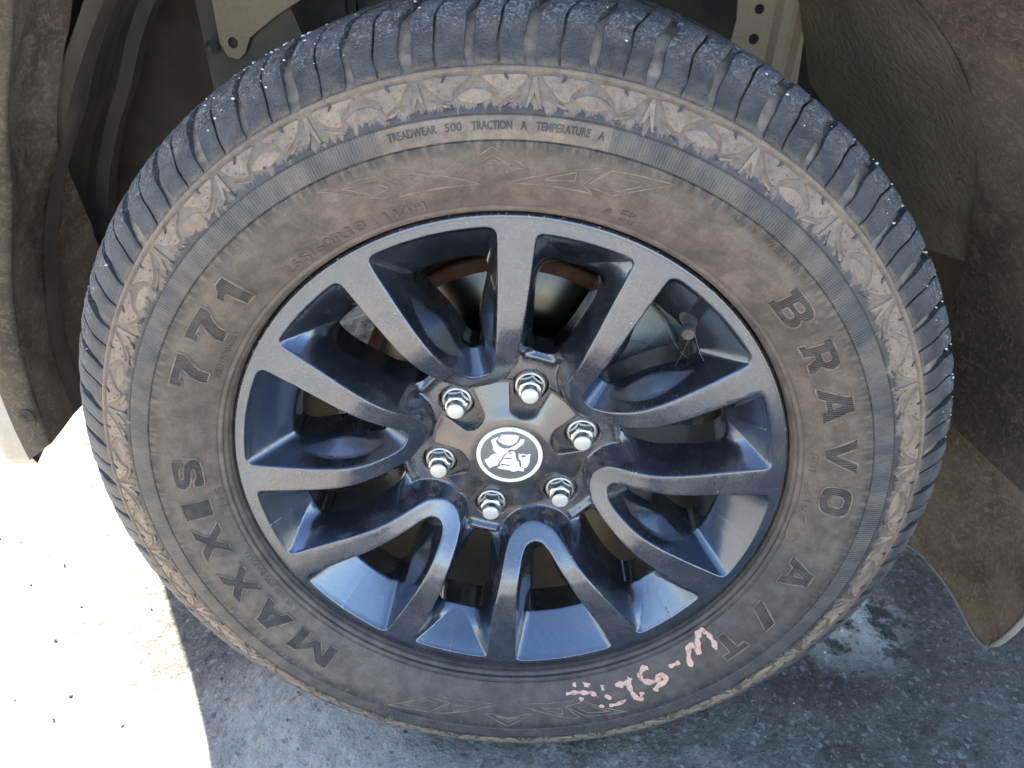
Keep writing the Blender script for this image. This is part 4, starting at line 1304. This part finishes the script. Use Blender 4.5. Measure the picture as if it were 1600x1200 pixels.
# wing: side sheet with the arch cut out, rounded over at the top and flared at the arch
V_ = []
na = 90
for i in range(na):
    a = -90 + 5 + (180 - 5) * i / (na - 1)
    s, c = math.sin(R(a)), math.cos(R(a))
    ri = ip(a, [-85, -60, 0, 60, 90], [.520, .545, .560, .545, .540])
    # outer end of the ray: a box with rounded shoulder
    xo = -.60 if s < 0 else .80
    zo = .60
    k = min(abs(xo / s) if abs(s) > 1e-6 else 9, zo / c if c > 1e-6 else 9)
    for q in range(12):
        t = q / 11
        r = ri + (k - ri) * t
        z = r * c
        y = .030 - .030 * math.exp(-(t / .10) ** 2) + .05 * max(0, (z - .45) / .15) ** 2
        if r * s < -.45: y += 1.2 * (-.45 - r * s) ** 2
        V_.append((r * s, y, z))
build('wing', V_, grid_faces(na, 12), 'cream', car, CL)
V_ = []
for i in range(40):                                   # rolled lip of the arch
    a = -85 + 175 * i / 39; ri = ip(a, [-85, -60, 0, 60, 90], [.520, .545, .560, .545, .540])
    for dr, y in ((.0, .0), (-.005, .003), (-.004, .012), (.010, .030)):
        V_.append(((ri + dr) * math.sin(R(a)), y, (ri + dr) * math.cos(R(a))))
build('arch_lip', V_, grid_faces(40, 4), 'cream', car, CL)
xs = np.linspace(-.80, .80, 24); ys = np.linspace(.06, 1.74, 30)
V_ = []
for x in xs:
    for y in ys:
        e = abs(y - .9) / .84
        z = .685 - .075 * max(0, e - .55) ** 2 / .2 - .12 * max(0, (-.45 - x)) ** 2 / .12 + .02 * (x + .8)
        x2 = x + (max(0, e - .3) ** 2 * .40 if x < -.3 else 0) * (-.3 - x) / .5
        V_.append((x2, y, z))
build('bonnet', V_, grid_faces(len(xs), len(ys), flip=True), 'cream', car, CL)
box('door', .812, 1.95, .030, .11, -.02, .64, 'cream', .02)
box('sill', .62, 2.1, .05, .16, -.10, -.03, 'black', .015)
box('cab', .95, 2.3, .13, 1.67, .62, 1.30, 'glass', .12)
box('roof', 1.15, 2.3, .20, 1.60, 1.30, 1.36, 'cream', .03)
box('wing', -.55, 2.1, 1.70, 1.76, .02, .62, 'cream', .02)
box('underbody', .35, 2.2, .62, 1.70, .02, .10, 'black', .02)
# a second wheel on the far side keeps the car standing
far = link('wheel_assembly', None, car, (0, 1.80, ZC))
v, f = lathe([(.20, 0), (.30, -.03), (.36, -.02), (.386, .0), (.386, -.22), (.35, -.25), (.24, -.22), (.20, -.12), (.001, -.12)], 64)
build('tyre', v, f, 'rubber_dark', far)

# ---- inside of the arch
# dark ribbed lining ahead of the wheel
def rib(a, s):
    r = ip(a, [-98, -84, -60, -40, -26], [.496, .497, .500, .530, .585])
    st = [-.016, .010, .014, .004, .006, .016, .018, .006][int(s * 7.99)]
    return r + st
v, f = rev_panel(-97, -24, .135, .33, rib, 60, 33, None, 5, .002)
o_ = build('ribbed_lining', v, f, 'black', car, CL); auto_sharp(o_.data, 30)
# flat dark plate at the back of the arch with its round clip
def sheet(name, poly, y, mat, th=.003, holes=(), dish=0.0):
    p2, t2 = ear_fill(poly, holes)
    V = [(p[0], y, p[1]) for p in p2] + [(p[0], y + th, p[1]) for p in p2]; n = len(p2)
    F = [tuple(t) for t in t2] + [tuple(i + n for i in t[::-1]) for t in t2]
    cnt = {}
    for t in t2:
        for k in range(3):
            e = tuple(sorted((t[k], t[(k + 1) % 3]))); cnt[e] = cnt.get(e, 0) + 1
    F += [(a, b, b + n, a + n) for (a, b), c in cnt.items() if c == 1]
    return build(name, V, F, mat, car, CL, smooth=False)
sheet('splash_plate', [(-.42, .55), (-.36, .38), (-.345, .22), (-.33, .10), (-.23, .10), (-.24, .30), (-.29, .42), (-.30, .58)], .315, 'black')
v, f = lathe([(.0001, -.003), (.010, -.0025), (.013, 0)], 24); build('clip', v, f, 'black', car, (-.292, .3148, ZC + .262))
ell_ = lambda cx, cz, r, n=16: [(cx + r * math.cos(t), cz + r * math.sin(t)) for t in np.linspace(0, 2 * PI, n, endpoint=False)]
rnd = lambda P, n=5: [tuple(p) for p in crom(P, n, True)]
sheet('wing_panel', [(-.335, .60), (-.332, .42), (-.335, .345), (-.332, .305), (-.325, .292), (-.314, .290), (-.306, .297), (-.300, .312), (-.270, .335), (-.236, .356), (-.19, .40), (-.13, .42), (-.10, .60)], .305, 'beige', .003, [ell_(-.318, .306, .0055)])
v, f = lathe([(.0001, -.006), (.006, -.006), (.007, 0), (.011, .001), (.012, .003)], 20); build('bolt', [(x * .6, y, z * .6) for x, y, z in v], f, 'black', car, (-.341, .302, ZC + .30))
sheet('wing_bracket', [(.186, .62), (.190, .40), (.196, .362), (.194, .340), (.204, .322), (.226, .300), (.255, .285), (.272, .285), (.262, .40), (.262, .62)], .300, 'beige', .003, [ell_(.2165, .372, .0048), ell_(.2165, .3445, .0052)])
V_ = []                                               # pressed step of the bracket
for x, y in ((.232, .300), (.238, .293), (.247, .292), (.252, .293), (.262, .300)):
    for z in (.27, .32, .62): V_.append((x, y - .001, z))
build('pressed_step', V_, grid_faces(5, 3), 'beige', car, CL, smooth=False)
box('arch_wall', -.22, .62, .46, .50, .13, .62, 'black', .01)
box('arch_wall', -.66, -.222, .455, .495, -.06, .62, 'black', .01)
box('arch_wall', .622, .64, .045, .50, -.06, .60, 'black', .005)
V_, F_ = rev_panel(-62, 62, .33, .47, lambda a, s: .58 - .02 * s, 40, 4)
build('arch_roof', V_, F_, 'black', car, CL)
V_, F_ = rev_panel(-32, 34, .03, .34, lambda a, s: .575, 40, 6)
build('arch_lining', V_, F_, 'feltdark', car, CL)

# ---- rear of the arch: textured lining, fibre edge and mud flap
rl_ = lambda a, s: ip(a, [22, 35, 50, 64, 72], [.490, .484, .476, .470, .468]) * (1 - s ** 1.3) + ip(a, [16, 24, 33, 42, 60, 70], [.52, .492, .457, .418, .410, .410]) * s ** 1.3
v, f = rev_panel(16, 68.5, .10, .30, rl_, 60, 30, lambda a: (ip(a, [16, 30, 40, 52, 60, 70], [.085, .080, .078, .094, .125, .165]), ip(a, [16, 40, 70], [.300, .300, .300])), 9, .0015)
build('arch_lining', v, f, 'underseal', car, CL)
er = lambda a, s: ip(a, [20, 40, 62, 84, 100], [.520, .510, .494, .500, .510]) - .030 * s
v, f = rev_panel(18, 92, .0, .10, er, 70, 16, lambda a: (ip(a, [18, 50, 92], [-.01, .0, .03]), ip(a, [18, 40, 55, 75, 92], [.092, .090, .115, .20, .23])), 11, .003)
build('fibre_lining', v, f, 'feltdark', car, CL)
v, f = rev_panel(58, 86, .13, .36, lambda a, s: .515 - .01 * s, 40, 8, None, 12, .003)
build('splash_lining', v, f, 'black', car, CL)
# mud flap: thick rubber sheet hanging behind the wheel, corner rounded
FO = [(.205, .26), (.030, .24), (.024, .10), (.026, -.02), (.034, -.10), (.042, -.17), (.052, -.215), (.064, -.238), (.082, -.245), (.104, -.246), (.140, -.240), (.195, -.224), (.270, -.200), (.285, .08)]
FO = [tuple(p) for p in crom(FO, 4, True)]
p2, t2 = ear_fill(FO)
loop = np.array(FO); st = .010; gp = np.stack(np.meshgrid(np.arange(.0, .30, st), np.arange(-.26, .30, st)), -1).reshape(-1, 2); gp = gp[inside(gp, loop)]
dd_, _ = dist_poly(gp, np.concatenate([loop, loop[:1]])); gp = gp[dd_ > .004]
vv, ee, ff, *_ = delaunay_2d_cdt([Vector(p) for p in loop] + [Vector(p) for p in gp], [(i, (i + 1) % len(loop)) for i in range(len(loop))], [], 0, 1e-6)
vv = np.array([tuple(p) for p in vv]); ff = [t for t in ff if len(t) == 3]
cc = np.array([vv[list(t)].mean(0) for t in ff]); ff = [t for t, k in zip(ff, inside(cc, loop)) if k]
def flap_x(y, z): return .545 - .28 * (y - .08) * .9 + .05 * max(0, -z - .05) * .9 + .012 * math.sin(y * 25 + z * 9) + .10 * max(0, z)
n = len(vv)
V_ = [(flap_x(*p), p[0], p[1]) for p in vv] + [(flap_x(*p) + .007, p[0], p[1]) for p in vv]
F_ = [tuple(t) for t in ff] + [tuple(i + n for i in t[::-1]) for t in ff]
cnt = {}
for t in ff:
    for k in range(3):
        e = tuple(sorted((t[k], t[(k + 1) % 3]))); cnt[e] = cnt.get(e, 0) + 1
MI = [0] * len(F_)
for (a, b), c in cnt.items():
    if c == 1: F_.append((a, b, b + n, a + n)); MI.append(1)
flap = build('mud_flap', V_, F_, ['flap', 'flap_edge'], car, CL, midx=MI)
auto_sharp(flap.data, 40)
flap['label'] = 'brown dirty mud flap with a pale rounded edge'
# pale bead along the flap's rim
V_, F_ = strand([(flap_x(*p) - .001, p[0], p[1]) for p in FO] + [(flap_x(*FO[0]) - .001, FO[0][0], FO[0][1])], .0032)
build('flap_bead', V_, F_, 'flap_edge', flap)

# ---- brake and hub, seen through the windows
v, f = lathe([(.078, .128), (.160, .128), (.1605, .1285), (.1605, .1300)], 160)
disc = build('brake_disc', v, f, 'disc', car, CL)
v, f = lathe([(.1605, .1290), (.1612, .1300), (.1612, .1420), (.158, .1425), (.158, .1490), (.1612, .1495), (.1612, .1570), (.158, .1580), (.10, .1580)], 160)
build('disc_edge', v, f, 'rust', disc)
v, f = lathe([(.148, .1276), (.1600, .1274), (.1606, .1284)], 160)
build('rust_ring', v, f, 'rust', disc)
v, f = lathe([(.001, .106), (.070, .106), (.0755, .108), (.078, .112), (.079, .128)], 96)
build('disc_bell', v, f, 'cast', disc)
# splash shield behind the disc
v, f = lathe([(.060, .166), (.150, .166), (.167, .170), (.169, .176), (.150, .178)], 90, R(-50), R(215))
build('splash_shield', v, f, 'black', car, CL)
# caliper behind the axle: bridge over the disc edge, two bores, bolt
cal = link('brake_caliper', None, car, CL)
def arc_block(name, a0, a1, r0, r1, y0, y1, mat, n=20, rnd=.004, par=None):
    V = []
    for i in range(n):
        t = i / (n - 1); a = R(a0 + (a1 - a0) * t); k = min(1, min(t, 1 - t) * 9) ** .5
        dr = (1 - k) * (r1 - r0) * .18; dyy = (1 - k) * .010
        A, B, C_, D = r0 + dr, r1 - dr, y0 + dyy, y1 - dyy
        for r, y in ((A, D), (A, C_ + rnd), (A + rnd * .3, C_ + rnd * .3), (A + rnd, C_), (B - rnd, C_), (B - rnd * .3, C_ + rnd * .3), (B, C_ + rnd), (B, D)):
            V.append((r * math.sin(a), y, r * math.cos(a)))
    F = grid_faces(n, 8, flip=True) + [tuple(range(8)), tuple(range((n - 1) * 8, n * 8))[::-1]]
    o = build(name, V, F, mat, par or cal); auto_sharp(o.data, 45)
    return o
arc_block('caliper_body', 28, 112, .108, .182, .098, .122, 'cast')
arc_block('caliper_bridge', 34, 106, .166, .197, .112, .190, 'cast')
arc_block('brake_pad', 40, 100, .100, .150, .1225, .1275, 'black')
for a in (56, 86):
    v, f = lathe([(.001, .0935), (.017, .0935), (.021, .0955), (.022, .100)], 32)
    build('caliper_boss', v, f, 'cast', cal, (.136 * math.sin(R(a)), 0, .136 * math.cos(R(a))))
    v, f = lathe([(.001, .0905), (.0052, .0905), (.0060, .0915), (.0060, .095)], 6)
    build('caliper_bolt', v, f, 'chrome_dusty', cal, (.172 * math.sin(R(a + 8)), .012, .172 * math.cos(R(a + 8))), smooth=False)
# suspension arms behind
def rod(name, pts, rad, mat, par=car):
    V, F = [], []
    P = [Vector(p) for p in pts]; k = 14
    for i, p in enumerate(P):
        t = (P[min(i + 1, len(P) - 1)] - P[max(i - 1, 0)]).normalized(); u = t.orthogonal().normalized(); w = t.cross(u)
        rr_ = rad[i] if isinstance(rad, (list, tuple)) else rad
        V += [tuple(p + (u * math.cos(j * 2 * PI / k) + w * math.sin(j * 2 * PI / k)) * rr_) for j in range(k)]
    F = grid_faces(len(P), k, False)
    F += [(i * k + k - 1, i * k, (i + 1) * k, (i + 1) * k + k - 1)[::-1] for i in range(len(P) - 1)]
    return build(name, V, F, mat, par, CL)
rod('control_arm', [(-.02, .20, -.14), (-.05, .40, -.13), (-.10, .70, -.10)], [.030, .035, .04], 'black')
rod('tie_rod', [(-.13, .19, -.02), (-.14, .40, -.02), (-.14, .75, -.01)], .013, 'black')
rod('control_arm', [(-.245, .262, .160), (-.185, .255, .085), (-.120, .245, .010), (-.06, .23, -.05)], [.030, .026, .024, .026], 'beige')
rod('damper', [(.08, .33, -.10), (.07, .36, .20), (.06, .38, .50)], [.03, .045, .05], 'black')
rod('drive_shaft', [(0, .17, 0), (0, .55, .0), (0, .90, .02)], .020, 'black')
